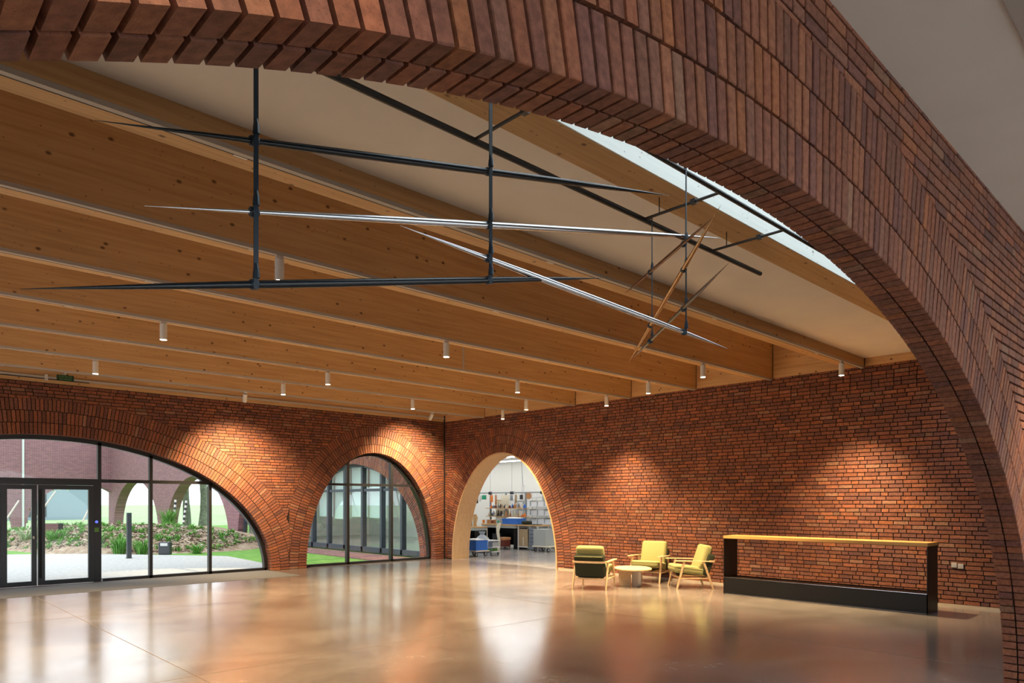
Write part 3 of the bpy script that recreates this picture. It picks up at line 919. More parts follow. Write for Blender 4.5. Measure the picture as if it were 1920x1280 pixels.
tb = thing('coffee_table', 'low pale coffee table with thick rounded slab legs among the armchairs', 'coffee table', (11.30, 8.42, 0), R(45))
n = 48
def oval(k, z, a_=0.46, b_=0.36):
    return [(a_ * k * math.copysign(abs(math.cos(2 * math.pi * i / n)) ** 0.85, math.cos(2 * math.pi * i / n)), b_ * k * math.copysign(abs(math.sin(2 * math.pi * i / n)) ** 0.85, math.sin(2 * math.pi * i / n)), z) for i in range(n)]
mb = MB()
rings_ = [oval(0.93, 0.315), oval(0.985, 0.325), oval(1, 0.338), oval(0.99, 0.35), oval(0.96, 0.354)]
vs = sum(rings_, [])
fs = [tuple(range(n - 1, -1, -1)), tuple(range(4 * n, 5 * n))]
for i in range(4):
    for k in range(n):
        fs.append((i * n + k, i * n + (k + 1) % n, (i + 1) * n + (k + 1) % n, (i + 1) * n + k))
mb.add(vs, fs).build('table_top', M['ash'], tb, smooth=True)
for an in (200, 330, 80):
    ca, sa = math.cos(R(an)), math.sin(R(an))
    poly = [(0.04, 0.0), (0.21, 0.0), (0.245, 0.008), (0.268, 0.035), (0.275, 0.075), (0.275, 0.316), (0.04, 0.316)]
    f3 = lambda s, z, d, ca=ca, sa=sa: (ca * s - sa * d, sa * s + ca * d, z)
    MB().prism(poly, f3, -0.035, 0.035).build('slab_leg', M['ash'] if an != 200 else M['track'], tb, fix=True)

ct = thing('reception_counter', 'long open black steel counter with honey wood top before the brick wall', 'counter', (11.515, 3.27, 0))
LC, WC = 3.30, 0.48
MB().box(0, 0, 0.012, 0.012, LC, 0.295).build('front_panel', M['blacksteel'], ct)
MB().box(WC - 0.012, 0, 0.012, WC, LC, 0.295).build('rear_panel', M['blacksteel'], ct)
MB().box(0.012, 0.012, 0.27, WC - 0.012, LC - 0.012, 0.282).build('lower_shelf', M['blacksteel'], ct)
MB().box(0, 0, 0.0, WC, 0.012, 0.995).build('end_panel', M['blacksteel'], ct)
MB().box(0, LC - 0.012, 0.0, WC, LC, 0.995).build('end_panel', M['blacksteel'], ct)
MB().box(0.02, 0.02, 0.0, WC - 0.02, LC - 0.02, 0.012).build('plinth', M['track'], ct)
MB().box(0, 0, 0.995, WC, LC, 1.045).build('counter_top', M['counter'], ct)
MB().box(-0.0015, 0.012, 0.293, 0.012, LC - 0.012, 0.298).build('edge_strip', M['sp_steel'], ct)

so = thing('wall_socket', 'white twin socket on the brick wall beyond the black counter', 'socket', (XR, 3.19, 0.60))
for y, z in ((-0.045, 0), (0.045, 0.012)):
    p_ = MB().rbox(0.016, 0.078, 0.078, 0.005, Matrix.Translation((-0.008, y, z + 0.04)), 2).build('plate', M['track'], so)
    MB().cyl((-0.0175, y, z + 0.04), (-0.015, y, z + 0.04), 0.022, n=16).build('outlet', M['track'], p_)

# exit sign and detector by the window wall
ex = thing('exit_sign', 'dark green emergency exit sign hung before the window wall ledger', 'exit sign', (3.15, YW - 0.20, 4.02))
MB().box(-0.145, -0.008, 0.0, 0.145, 0.008, 0.115).build('panel', M['exit'], ex)
MB().cyl((0, 0, 0.115), (0, 0, 0.15), 0.005, n=8).build('hanger', M['white'], ex)
MB().box(-0.02, -0.008, 0.145, 0.02, 0.19, 0.16).build('bracket', M['white'], ex)
for txt, z in (('SORTIE DE', 0.066), ('SECOURS', 0.018)):
    cu = bpy.data.curves.new('lettering', 'FONT')
    cu.body = txt; cu.size = 0.048; cu.align_x = 'CENTER'; cu.extrude = 0.0008
    cu.materials.append(M['exittext'])
    tmp = bpy.data.objects.new('lettering', cu); COL.objects.link(tmp)
    me = bpy.data.meshes.new_from_object(tmp)
    bpy.data.objects.remove(tmp)
    o = bpy.data.objects.new('lettering', me); COL.objects.link(o); o.parent = ex
    o.location = (0, -0.0095, z); o.rotation_euler = (R(90), 0, 0)
em = thing('wall_detector', 'small white detector box on the ledger beside the exit sign', 'detector', (2.86, YW - 0.012, 4.02))
MB().rbox(0.055, 0.05, 0.12, 0.008, Matrix.Translation((0, -0.025, 0.06)), 2).build('housing', M['white'], em)
MB().cyl((0, -0.055, 0.03), (0, -0.049, 0.03), 0.014, n=12).build('sensor_eye', M['track'], em)
#END_FURN

# ================================================================== COURTYARD OUTSIDE
def rnd_mat(name, cols, scale, rough=0.95, bump=0.0):
    m, nt, b = new_mat(name)
    N, L = nt.nodes.new, nt.links.new
    g = N('ShaderNodeNewGeometry'); n_ = N('ShaderNodeTexNoise')
    n_.inputs['Scale'].default_value = scale; n_.inputs['Detail'].default_value = 8; n_.inputs['Roughness'].default_value = 0.7
    L(g.outputs['Position'], n_.inputs['Vector'])
    r = N('ShaderNodeValToRGB')
    r.color_ramp.elements[0].position = 0.3; r.color_ramp.elements[1].position = 0.7
    r.color_ramp.elements[0].color = (*cols[0], 1); r.color_ramp.elements[1].color = (*cols[-1], 1)
    if len(cols) == 3:
        e = r.color_ramp.elements.new(0.5); e.color = (*cols[1], 1)
    L(n_.outputs['Fac'], r.inputs['Fac']); L(r.outputs['Color'], b.inputs['Base Color'])
    b.inputs['Roughness'].default_value = rough
    b.inputs['Specular IOR Level'].default_value = 0.15
    return m
M['grass'] = rnd_mat('lawn_grass', [(0.085, 0.21, 0.035), (0.14, 0.30, 0.055), (0.22, 0.35, 0.10)], 3.0)
M['meadow'] = rnd_mat('meadow_grass', [(0.20, 0.34, 0.14), (0.30, 0.42, 0.20), (0.46, 0.50, 0.34)], 0.8)
M['gravel'] = rnd_mat('pale_gravel', [(0.33, 0.318, 0.298), (0.455, 0.442, 0.418), (0.56, 0.548, 0.525)], 11.0)
M['redgravel'] = rnd_mat('red_gravel', [(0.13, 0.06, 0.055), (0.24, 0.12, 0.11), (0.40, 0.26, 0.25)], 14.0)
M['mulch'] = rnd_mat('leaf_mulch', [(0.20, 0.13, 0.08), (0.36, 0.26, 0.18), (0.50, 0.42, 0.33)], 5.0)
M['path'] = pm('pale_path', (0.62, 0.60, 0.56), 0.9)
M['leaf'] = rnd_mat('plant_leaf', [(0.07, 0.20, 0.04), (0.14, 0.33, 0.07), (0.26, 0.44, 0.13)], 4.0)
M['leafpale'] = rnd_mat('pale_leaf', [(0.20, 0.30, 0.13), (0.32, 0.42, 0.22), (0.48, 0.52, 0.34)], 2.0)
M['bark'] = rnd_mat('tree_bark', [(0.07, 0.08, 0.06), (0.13, 0.14, 0.10), (0.22, 0.24, 0.17)], 5.0)
M['stake'] = pm('stake_wood', (0.68, 0.63, 0.54), 0.8)
M['post'] = pm('graphite_metal', (0.055, 0.06, 0.068), 0.45)
M['shed'] = pm('blue_grey_cladding', (0.24, 0.31, 0.36), 0.7)
M['shedw'] = pm('pale_cladding', (0.60, 0.64, 0.62), 0.7)
M['blackpl'] = pm('black_plastic', (0.03, 0.03, 0.035), 0.5)

MB().box(-90, YW + 0.32, -0.30, 160, 52, -0.05).build('ground', M['grass'])
tag(bpy.data.objects['ground'], 'green lawn of the courtyard', kind='structure')
tag(MB().box(-160, 52, -0.30, 300, 420, -0.052).build('ground_meadow', M['meadow']), 'pale meadow beyond the far wing', kind='structure')
tag(MB().box(-90, -60, -0.30, 90, YB - 0.3, -0.05).build('ground_front', M['gravel']), 'gravel yard before the front room', kind='structure')
poly = [(-30, YW + 0.32), (7.95, YW + 0.32), (8.15, 17.6), (8.28, 18.8), (8.4, 20.2), (8.5, 21.6), (7.4, 23.2), (5.6, 25.7), (4.2, 26.7), (0, 29.5), (-30, 30)]
tag(MB().prism(poly, lambda s, z, d: (s, z, -d), 0.005, 0.06).build('ground_gravel', M['gravel'], fix=True), 'pale gravel forecourt outside the glazed doors', kind='structure')
poly = [(11.05, YW + 0.32), (12.4, YW + 0.32), (12.4, 31), (11.55, 31), (11.3, 25), (11.1, 19)]
tag(MB().prism(poly, lambda s, z, d: (s, z, -d), 0.03, 0.06).build('ground_stones', M['redgravel'], fix=True), 'strip of red stone chippings along the glazed wing', kind='structure')
tag(MB().box(4.0, 35.2, -0.05, 12.4, 35.9, -0.03).build('path', M['path']), 'narrow pale path across the courtyard lawn', kind='structure')

# planted mound
mc, mu, mv = Vector((8.1, 28.3)), Vector((0.63, -0.776)), Vector((0.776, 0.63))
rm = random.Random(11)
def mound_z(x, y):
    q = Vector((x, y)) - mc
    a_, b_ = q.dot(mu), q.dot(mv)
    ra = 4.4 if a_ > 0 else 10.0
    rb_ = 3.3 - min(2.3, max(0.0, -a_ - 0.8) * 0.45)
    rr = (a_ / ra) ** 2 + (b_ / (rb_ if b_ < 0 else 6.0)) ** 2
    if rr >= 1: return -1
    n_ = 0.06 * math.sin(x * 2.1 + y) + 0.05 * math.sin(y * 2.7 - x * 1.3)
    return 0.80 * (1 - rr) ** 0.75 * (1 + n_) - 0.05
mb = MB(); NA, NB = 64, 34
grid = {}
for i in range(NA + 1):
    for j in range(NB + 1):
        a_ = -10 + 14.4 * i / NA; b_ = -3.3 + 9.3 * j / NB
        p = mc + mu * a_ + mv * b_
        grid[i, j] = len(mb.v)
        mb.v.append((p.x, p.y, max(-0.06, mound_z(p.x, p.y)))); mb.c.append((1, 1, 1))
for i in range(NA):
    for j in range(NB):
        f = (grid[i, j], grid[i + 1, j], grid[i + 1, j + 1], grid[i, j + 1])
        if max(mb.v[k][2] for k in f) > -0.055: mb.f.append(f)
tag(mb.build('ground_mound', M['mulch'], smooth=True), 'low mulched planting mound in the courtyard', kind='structure')
def on_mound(rg, amin=-9, amax=4.0, bmin=-3.0, bmax=1.5):
    while True:
        a_, b_ = rg.uniform(amin, amax), rg.uniform(bmin, bmax)
        p = mc + mu * a_ + mv * b_
        z = mound_z(p.x, p.y)
        if z > 0: return p.x, p.y, z
chips = MB()
CH = [(0.46, 0.38, 0.28), (0.32, 0.24, 0.16), (0.56, 0.50, 0.40), (0.20, 0.14, 0.10), (0.42, 0.33, 0.23)]
for _ in range(9000):
    x, y, z = on_mound(rm)
    s = rm.uniform(0.03, 0.075); an = rm.uniform(0, 6.3); tl = rm.uniform(-0.6, 0.6)
    ca, sa = math.cos(an) * s, math.sin(an) * s
    chips.add([(x - ca, y - sa, z + 0.012 - s * tl), (x + sa * 0.6, y - ca * 0.6, z + 0.02), (x + ca, y + sa, z + 0.012 + s * tl), (x - sa * 0.6, y + ca * 0.6, z + 0.02)], [(0, 1, 2, 3)], rm.choice(CH))
M['chip'], nt_, b_ = new_mat('leaf_litter')
at_ = nt_.nodes.new('ShaderNodeAttribute'); at_.attribute_name = 'bc'
nt_.links.new(at_.outputs['Color'], b_.inputs['Base Color']); b_.inputs['Roughness'].default_value = 0.9
o = chips.build('leaf_litter', M['chip']); tag(o, 'dry leaf litter strewn over the courtyard mound', 'leaf litter', kind='stuff')
tufts = MB()
def blades(mb, x, y, z, n_, h, spread, rg):
    for _ in range(n_):
        an = rg.uniform(0, 6.3); rr = rg.uniform(0, spread * 0.4)
        bx, by = x + rr * math.cos(an), y + rr * math.sin(an)
        hh = h * rg.uniform(0.6, 1.1); w = rg.uniform(0.008, 0.016); le = spread * rg.uniform(0.2, 0.9)
        tx, ty = bx + le * math.cos(an), by + le * math.sin(an)
        mx_, my_ = bx + le * 0.35 * math.cos(an), by + le * 0.35 * math.sin(an)
        px, py = -math.sin(an) * w, math.cos(an) * w
        mb.add([(bx - px, by - py, z), (bx + px, by + py, z), (mx_ + px, my_ + py, z + hh * 0.65), (mx_ - px, my_ - py, z + hh * 0.65), (tx, ty, z + hh)], [(0, 1, 2, 3), (3, 2, 4)])
for _ in range(360):
    x, y, z = on_mound(rm)
    blades(tufts, x, y, z - 0.02, 16, rm.uniform(0.08, 0.22), 0.2, rm)
o = tufts.build('grass_tufts', M['leaf']); tag(o, 'small grass tufts sprouting through the mulch mound', 'grass', kind='stuff')
def clump(x, y, h, sp, n_, label, mat='leaf'):
    z = max(mound_z(x, y), -0.03)
    mb = MB(); blades(mb, 0, 0, -0.02, n_, h, sp, rm)
    o = mb.build('grass_clump', M[mat]); o.location = (x, y, z)
    tag(o, label, 'plant', 'strappy plants on the mound')
clump(6.45, 25.2, 0.62, 0.5, 150, 'tall green grass clump beside the dark bollard on the mound')
clump(6.95, 24.6, 0.50, 0.5, 130, 'spreading green grass clump between the bollard and the dark light box')
clump(6.1, 26.3, 0.45, 0.45, 90, 'loose grass clump on the mulch behind the dark bollard')
clump(5.2, 28.3, 0.40, 0.5, 90, 'low grass clump on the mound seen through the wide door leaf')
clump(8.4, 23.9, 0.36, 0.45, 80, 'low grass clump at the lawn end of the mound')
clump(9.4, 29.8, 0.80, 0.6, 150, 'big leafy clump by the striped marker posts', 'leaf')
clump(4.7, 30.0, 0.45, 0.5, 80, 'pale green clump beside the red brick block on the mound', 'leafpale')

bo = thing('bollard', 'slim dark metal bollard standing at the gravel edge', 'bollard', (6.07, 22.72, -0.005))
MB().rbox(0.12, 0.12, 1.34, 0.012, Matrix.Translation((0, 0, 0.67)), 2).build('post', M['post'], bo)
MB().box(-0.064, -0.02, 0.93, -0.0595, 0.02, 1.06).build('reader', M['blackpl'], bo)
MB().box(-0.075, -0.075, 0, 0.075, 0.075, 0.012).build('base_plate', M['post'], bo)
def light_box(x, y, z, s, rz, label):
    t = thing('light_box', label, 'light box', (x, y, z), rz)
    MB().rbox(0.34 * s, 0.2 * s, 0.40 * s, 0.012, Matrix.Translation((0, 0, 0.2 * s)), 2).build('body', M['post'], t)
    MB().box(-0.11 * s, -0.104 * s, 0.28 * s, 0.11 * s, -0.1 * s, 0.37 * s).build('label_plate', M['white'], t)
    MB().box(-0.15 * s, -0.104 * s, 0.03 * s, 0.15 * s, -0.1 * s, 0.05 * s).build('louvre', M['blackpl'], t)
light_box(7.33, 23.55, -0.01, 1.0, R(-40), 'dark box with white label at the foot of the mound')
light_box(11.7, 33.2, -0.05, 0.95, R(-40), 'dark box with white label on the lawn by the open arcade')
bs = thing('brick_block', 'low red brick block standing on top of the mound', 'brick block', (5.35, 29.6, mound_z(5.35, 29.6) - 0.02), R(-40))
rb = random.Random(5)
MB().box(-0.36, -0.15, 0, 0.36, 0.15, 0.40).build('core', M['mortar'], bs)
for r_ in range(5):
    for k in range(3):
        mb = MB(); x0 = -0.36 + k * 0.24
        mb.box(x0 + 0.004, -0.158, 0.005 + r_ * 0.08, x0 + 0.236, -0.15, 0.075 + r_ * 0.08, (0.20, 0.09, 0.085))
        mb.build('brick', M['brick'], bs)
mb = MB()
mb.cyl((0, 0, -0.02), (0, 0, 0.30), 0.16, 0.2, 16)
o = mb.build('plant_pot', M['blackpl']); o.location = (3.55, 29.0, 0.0)
o.location.z = max(0.0, mound_z(3.55, 29.0)) - 0.03
tag(o, 'black plant pot beside the mound, under the young tree', 'plant pot')
for i, (x, y, h, lx, ly, lab) in enumerate([(3.7, 31.2, 1.75, 0.9, -0.4, 'leaning pale stake by the young tree'), (5.2, 33.0, 1.55, 0.85, -0.5, 'leaning pale stake beyond the red brick block'), (7.2, 34.5, 1.6, 0.6, -0.4, 'leaning pale stake farther across the lawn than the others')]):
    z = max(mound_z(x, y), 0) - 0.05
    mb = MB().cyl((0, 0, 0), (lx, ly, h), 0.035, 0.03, 8)
    o = mb.build('tree_stake', M['stake']); o.location = (x, y, z)
    tag(o, lab, 'stake', 'tree stakes in the courtyard')
for i, (x, y, lx) in enumerate([(10.15, 31.6, 0.10), (10.5, 31.5, 0.16)]):
    z = max(mound_z(x, y), 0) - 0.03
    t = thing('marker_post', 'slim marker post banded in black and white, leaning by the arcade', 'marker post', (x, y, z), 0, 'banded marker posts')
    for k in range(12):
        p0 = Vector((lx * k / 12, 0, 1.25 * k / 12)); p1 = Vector((lx * (k + 1) / 12, 0, 1.25 * (k + 1) / 12))
        MB().cyl(p0, p1, 0.045, n=10).build('band', M['white'] if k % 2 else M['blackpl'], t)

# --- glazed wing and arcade on the right of the court
XF = 12.38
toF = lambda s, z, d: (XF + d, s, z)
FA, FBs, FC, FDs = (21.1, 4.12, 2.93), (28.0, 2.3, 2.93), (35.45, 4.15, 2.93), (45.3, 4.35, 2.93)
wf = struct_empty('wall_courtyard', 'brick wing with arches running away along the courtyard')
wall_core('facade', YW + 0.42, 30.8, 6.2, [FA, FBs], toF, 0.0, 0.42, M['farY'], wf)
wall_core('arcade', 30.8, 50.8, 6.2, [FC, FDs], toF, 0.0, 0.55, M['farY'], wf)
polys = []
for k in range(3):
    for p in ring_bricks(FA, k):
        if p[0][1] > 0: polys.append((p, True))
# stand proud of the textured face
toF2 = lambda s, z, d: (XF - 0.012 + d, s, z)
place_bricks(polys, toF2, wf, 0.05, 0.0, rng, limit=300)
MB().box(XF - 0.06, 24.9, 0, XF - 0.005, 24.98, 6.2).build('downpipe', M['aluL'], wf)
w3 = struct_empty('window_3', 'arched window of the glazed wing with slate blue frames')
arch_band('frame', FA, 0.10, toF, 0.22, 0.34, M['aluL'], w3)
MB().box(XF + 0.2, FA[0] - FA[1], 0, XF + 0.36, FA[0] + FA[1], 0.16).build('sill_rail', M['aluL'], w3)
MB().box(XF + 0.24, FA[0] - 3.3, 2.0, XF + 0.34, FA[0] + 3.3, 2.09).build('transom', M['aluL'], w3)
fx = [17.0, 18.25, 19.4, 20.55, 21.7, 22.85, 24.0, 25.2]
for x in fx[1:-1]:
    bar_v(FA, 0.03, x, 0.11, 0.0, toF, 0.2, 0.36, M['aluL'], w3)
for i in range(len(fx) - 1):
    pane('pane', FA, 0.08, fx[i] + 0.05, fx[i + 1] - 0.05, 0.16, 2.0, toF, 0.28, 0.292, M['glassF'], w3)
    pane('pane', FA, 0.08, fx[i] + 0.05, fx[i + 1] - 0.05, 2.09, 4, toF, 0.28, 0.292, M['glassF'], w3)
w4 = struct_empty('window_4', 'second arched window of the glazed wing by the open arcade')
arch_band('frame', FBs, 0.09, toF, 0.22, 0.34, M['aluL'], w4)
MB().box(XF + 0.2, FBs[0] - FBs[1], 0, XF + 0.36, FBs[0] + FBs[1], 0.14).build('sill_rail', M['aluL'], w4)
for x in (27.2, 28.7):
    bar_v(FBs, 0.03, x, 0.10, 0.0, toF, 0.2, 0.36, M['aluL'], w4)
for a_, b_ in [(25.71, 27.2), (27.2, 28.7), (28.7, 30.29)]:
    pane('pane', FBs, 0.08, a_ + 0.05, b_ - 0.05, 0.14, 4, toF, 0.28, 0.292, M['glassF'], w4)
M['blind'] = pm('white_blind_fabric', (0.90, 0.92, 0.90), 0.9)
_nt = M['blind'].node_tree
_tr = _nt.nodes.new('ShaderNodeBsdfTranslucent'); _tr.inputs[0].default_value = (0.95, 0.97, 0.95, 1)
_mx = _nt.nodes.new('ShaderNodeMixShader'); _mx.inputs[0].default_value = 0.5
_nt.links.new(_nt.nodes['Principled BSDF'].outputs[0], _mx.inputs[1]); _nt.links.new(_tr.outputs[0], _mx.inputs[2])
_nt.links.new(_mx.outputs[0], _nt.nodes['Material Output'].inputs[0])
for i, (a_, b_, z0) in enumerate([(19.47, 20.48, 1.12), (20.62, 21.63, 1.14), (21.77, 22.78, 1.05), (22.92, 23.93, 1.12)]):
    t = thing('roller_blind', 'white roller blind half lowered in the %s bay of the glazed wing' % ORD[i + 2], 'roller blind', (XF + 0.47, a_, z0), 0, 'roller blinds of the glazed wing')
    MB().box(-0.003, 0, 0, 0.003, b_ - a_, 2.86 - z0).build('fabric', M['blind'], t)
    MB().cyl((0, 0, 0.0), (0, b_ - a_, 0.0), 0.012, n=8).build('bottom_bar', M['white'], t)
    MB().cyl((0.03, 0, 2.88 - z0), (0.03, b_ - a_, 2.88 - z0), 0.03, n=10).build('roller', M['white'], t)

# --- far wing closing the court
wg = struct_empty('wall_far_wing', 'far brick wing with tall wall over arches, closing the courtyard')
toG = lambda s, z, d: (s, 50 + d, z)
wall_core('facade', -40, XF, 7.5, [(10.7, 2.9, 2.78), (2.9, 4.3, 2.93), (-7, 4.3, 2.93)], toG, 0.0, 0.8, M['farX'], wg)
MB().box(7.62, 49.94, 0, 7.72, 50.0, 7.5).build('downpipe', M['shedw'], wg)

# --- trees and sheds beyond
def tree(x, y, h, r0, label, leafmat, nleaf, seed, spread=2.2, lean=(0, 0), fork=0.35, cat='tree', nb=7, leafs=0.16):
    rg = random.Random(seed)
    t = thing('tree', label, cat, (x, y, -0.05), 0, 'trees in and beyond the courtyard')
    mb = MB(); tips = []
    def grow(p, d, ln, r_, depth):
        pts = [p]; q = p.copy(); dd = d.copy()
        for k in range(4):
            dd = (dd + Vector((rg.uniform(-.13, .13), rg.uniform(-.13, .13), 0.05))).normalized()
            q = q + dd * ln / 4; pts.append(q.copy())
        rr = [r_ * (1 - 0.5 * k / 4) for k in range(5)]
        mb.tube(pts, rr, 8 if depth < 2 else 5)
        if depth >= 3 or r_ < 0.012: tips.append(q); return
        for k in range(rg.choice((2, 3))):
            a = rg.uniform(0, 6.3); s = rg.uniform(0.35, 0.8)
            nd = (dd + Vector((math.cos(a) * s, math.sin(a) * s, 0.1))).normalized()
            grow(pts[rg.choice((3, 4))], nd, ln * rg.uniform(0.6, 0.8), r_ * 0.5, depth + 1)
    grow(Vector((0, 0, 0)), Vector((lean[0], lean[1], 1)).normalized(), h * fork, r0, 0)
    mb.build('trunk', M['bark'], t, smooth=True)
    lf = MB()
    for _ in range(nleaf):
        c = rg.choice(tips) + Vector((rg.gauss(0, spread * .3), rg.gauss(0, spread * .3), rg.gauss(0, spread * .25)))
        s = leafs * rg.uniform(0.6, 1.3)
        a = Vector((rg.uniform(-1, 1), rg.uniform(-1, 1), rg.uniform(-1, 1))).normalized() * s
        b = a.orthogonal().normalized() * s * 0.55
        lf.add([c - a, c + b, c + a, c - b], [(0, 1, 2, 3)])
    if nleaf:
        o = lf.build('foliage', M[leafmat], t); o['kind'] = 'stuff'
tree(17.3, 51.0, 9, 0.30, 'thick mossy trunk seen through the open arcade, forking low', 'leaf', 260, 3, lean=(0.05, 0.0), fork=0.42)
tree(17.9, 49.6, 9, 0.36, 'thick leaning mossy trunk beside the forked one, seen through the arcade', 'leaf', 260, 8, lean=(0.16, -0.12), fork=0.5)
tree(3.45, 31.5, 5.5, 0.045, 'young slender tree by the mound before the far wing', 'leafpale', 120, 5, spread=1.0, fork=0.5, leafs=0.05)
tree(10.6, 68, 7, 0.16, 'leafy pale green tree behind the far wing arch', 'leafpale', 1500, 12, spread=2.6)
tree(4.5, 66, 6, 0.14, 'bushy tree beyond the far wing, left of the pale leafy one'.replace('left of', 'beside'), 'leaf', 1300, 13, spread=2.4)
tree(26, 58, 8, 0.18, 'bare light tree far beyond the arcade', 'leafpale', 300, 17, spread=2.2)
def shed(x0, y0, x1, y1, h, mat, label):
    t = thing('shed', label, 'building', ((x0 + x1) / 2, (y0 + y1) / 2, -0.05))
    hx, hy = (x1 - x0) / 2, (y1 - y0) / 2
    MB().box(-hx, -hy, 0, hx, hy, h).build('walls', M[mat], t)
    MB().box(-hx - 0.3, -hy - 0.3, h, hx + 0.3, hy + 0.3, h + 0.25).build('roof', M['shedw'], t)
    k = 0
    while -hx + 1.5 + k * 5 < hx - 2:
        MB().box(-hx + 1.5 + k * 5, -hy - 0.03, 0.3, -hx + 3.8 + k * 5, -hy, min(2.6, h - 0.4)).build('shutter', M['post'], t)
        k += 1
shed(0, 78, 17.5, 90, 3.6, 'shed', 'long blue grey shed far behind the far wing')
shed(34, 70, 46, 84, 3.6, 'shedw', 'pale shed far beyond the open arcade')

# ================================================================== WORKSHOP BEHIND THE DOORWAY
M['wwall'] = pm('workshop_white', (0.74, 0.72, 0.66), 0.9)
M['bluepl'] = pm('blue_crate_plastic', (0.03, 0.16, 0.62), 0.45)
M['cream'] = pm('cream_board', (0.74, 0.66, 0.50), 0.6)
M['card'] = pm('cardboard', (0.42, 0.30, 0.17), 0.85)
M['steelgrey'] = pm('grey_cabinet_steel', (0.22, 0.25, 0.30), 0.45)
M['lgrey'] = pm('light_grey_panel', (0.42, 0.44, 0.43), 0.6)
M['bag'] = pm('grey_bag_film', (0.42, 0.45, 0.50), 0.4)
M['dkred'] = pm('dark_red_leather', (0.16, 0.03, 0.02), 0.5)
M['tan'] = pm('tan_leather', (0.48, 0.22, 0.09), 0.5)
M['orange'] = pm('orange_cloth', (0.80, 0.22, 0.03), 0.7)
M['green'] = pm('green_cloth', (0.03, 0.34, 0.18), 0.7)
M['rail'] = pm('galvanised_rail', (0.32, 0.35, 0.37), 0.4, metal=0.6)
M['bin'] = pm('frosted_bin', (0.86, 0.88, 0.90), 0.5)
M['tube'] = pm('tube_light', (1, 1, 1), 0.5, emit=(0.95, 0.98, 1.0), estr=10)
tag(MB().box(XR + 0.02, 5, -0.12, 19.7, 31, 0.0).build('floor_workshop', M['floor2']), 'grey concrete floor of the workshop', kind='structure')
tag(MB().box(19.4, 5, 0, 19.7, 31, 4.3).build('wall_workshop', M['wwall']), 'white rear wall of the workshop', kind='structure')
tag(MB().box(XR + 0.55, 4.7, 0, 19.7, 5, 4.3).build('wall_workshop_end', M['wwall']), 'white end wall of the workshop', kind='structure')
tag(MB().box(XR + 0.55, 31, 0, 19.7, 31.2, 4.3).build('wall_workshop_far', M['wwall']), 'white far end wall of the workshop', kind='structure')
tag(MB().box(XR + 0.5, 4.7, 4.0, 19.7, 31.2, 4.3).build('ceiling_workshop', M['wwall']), 'white ceiling of the workshop', kind='structure')
tag(MB().box(XR + 0.552, 5, 0.0, XR + 0.57, DOORW[0] - DOORW[1] - 0.02, 4.0).build('wall_workshop_near', M['wwall']), 'white workshop side of the doorway wall', kind='structure')
for y in (15.6, 18.6, 21.6, 24.6):
    b = MB().box(XR + 0.6, y, 3.42, 19.4, y + 0.22, 3.8).build('beam_workshop', M['wwall'])
    tag(b, 'white painted beam across the workshop ceiling', kind='structure')
for i, x in enumerate((14.6, 16.6, 18.3)):
    t = thing('tube_light', 'long white strip light over the workshop, %s from the doorway' % ORD[i], 'strip light', (x, 18.5, 3.18), 0, 'strip lights of the workshop')
    MB().box(-0.06, -9, 0.03, 0.06, 9, 0.10).build('casing', M['white'], t)
    MB().box(-0.045, -8.9, 0.0, 0.045, 8.9, 0.03).build('tube', M['tube'], t)
    for y in (-6, 0, 6):
        MB().cyl((0, y, 0.1), (0, y, 0.82), 0.008, n=6).build('hanger', M['rail'], t)

def castors(t, xs, ys, r_=0.055):
    for x in xs:
        for y in ys:
            c = MB().cyl((x, y - 0.015, r_), (x, y + 0.015, r_), r_, n=14).build('castor', M['blackpl'], t, smooth=True)
            MB().cyl((x, y - 0.018, r_), (x, y + 0.018, r_), r_ * 0.5, n=10).build('hub', M['white'], c)
            MB().box(x - 0.02, y - 0.03, r_, x + 0.02, y + 0.03, r_ * 2 + 0.02).build('fork', M['rail'], c)
def crate(x, y, z, sx, sy, sz, rz, label, fill=True, n_=1):
    t = thing('plastic_crate', label, 'crate', (x, y, z), rz, 'blue plastic crates')
    MB().box(-sx / 2, -sy / 2, 0, sx / 2, sy / 2, 0.012).build('bottom', M['bluepl'], t)
    for s in (-1, 1):
        MB().box(s * sx / 2 - 0.008, -sy / 2, 0.012, s * sx / 2 + 0.008, sy / 2, sz).build('side', M['bluepl'], t)
        MB().box(-sx / 2, s * sy / 2 - 0.008, 0.012, sx / 2, s * sy / 2 + 0.008, sz).build('side', M['bluepl'], t)
        for k in range(6):
            yy = -sy / 2 + sy * (k + 0.5) / 6
            MB().box(s * sx / 2 - 0.014, yy - 0.008, 0.03, s * sx / 2 + 0.014, yy + 0.008, sz - 0.03).build('rib', M['bluepl'], t)
    MB().box(-sx / 2 - 0.014, -sy / 2 - 0.014, sz - 0.03, sx / 2 + 0.014, -sy / 2 + 0.012, sz).box(-sx / 2 - 0.014, sy / 2 - 0.012, sz - 0.03, sx / 2 + 0.014, sy / 2 + 0.014, sz).box(-sx / 2 - 0.014, -sy / 2, sz - 0.03, -sx / 2 + 0.01, sy / 2, sz).box(sx / 2 - 0.01, -sy / 2, sz - 0.03, sx / 2 + 0.014, sy / 2, sz).build('rim', M['bluepl'], t)
    if fill:
        MB().rbox(sx * 0.8, sy * 0.8, 0.10, 0.04, Matrix.Translation((0, 0, sz - 0.02)), 3, puff=0.5).build('liner', M['white'], t, smooth=True)
def dolly(x, y, sx, sy, h, label):
    t = thing('dolly', label, 'dolly', (x, y, 0))
    MB().rbox(sx, sy, 0.035, 0.008, Matrix.Translation((0, 0, h - 0.018)), 2).build('deck', M['cream'], t)
    castors(t, (-sx / 2 + 0.09, sx / 2 - 0.09), (-sy / 2 + 0.09, sy / 2 - 0.09), (h - 0.055) / 2)
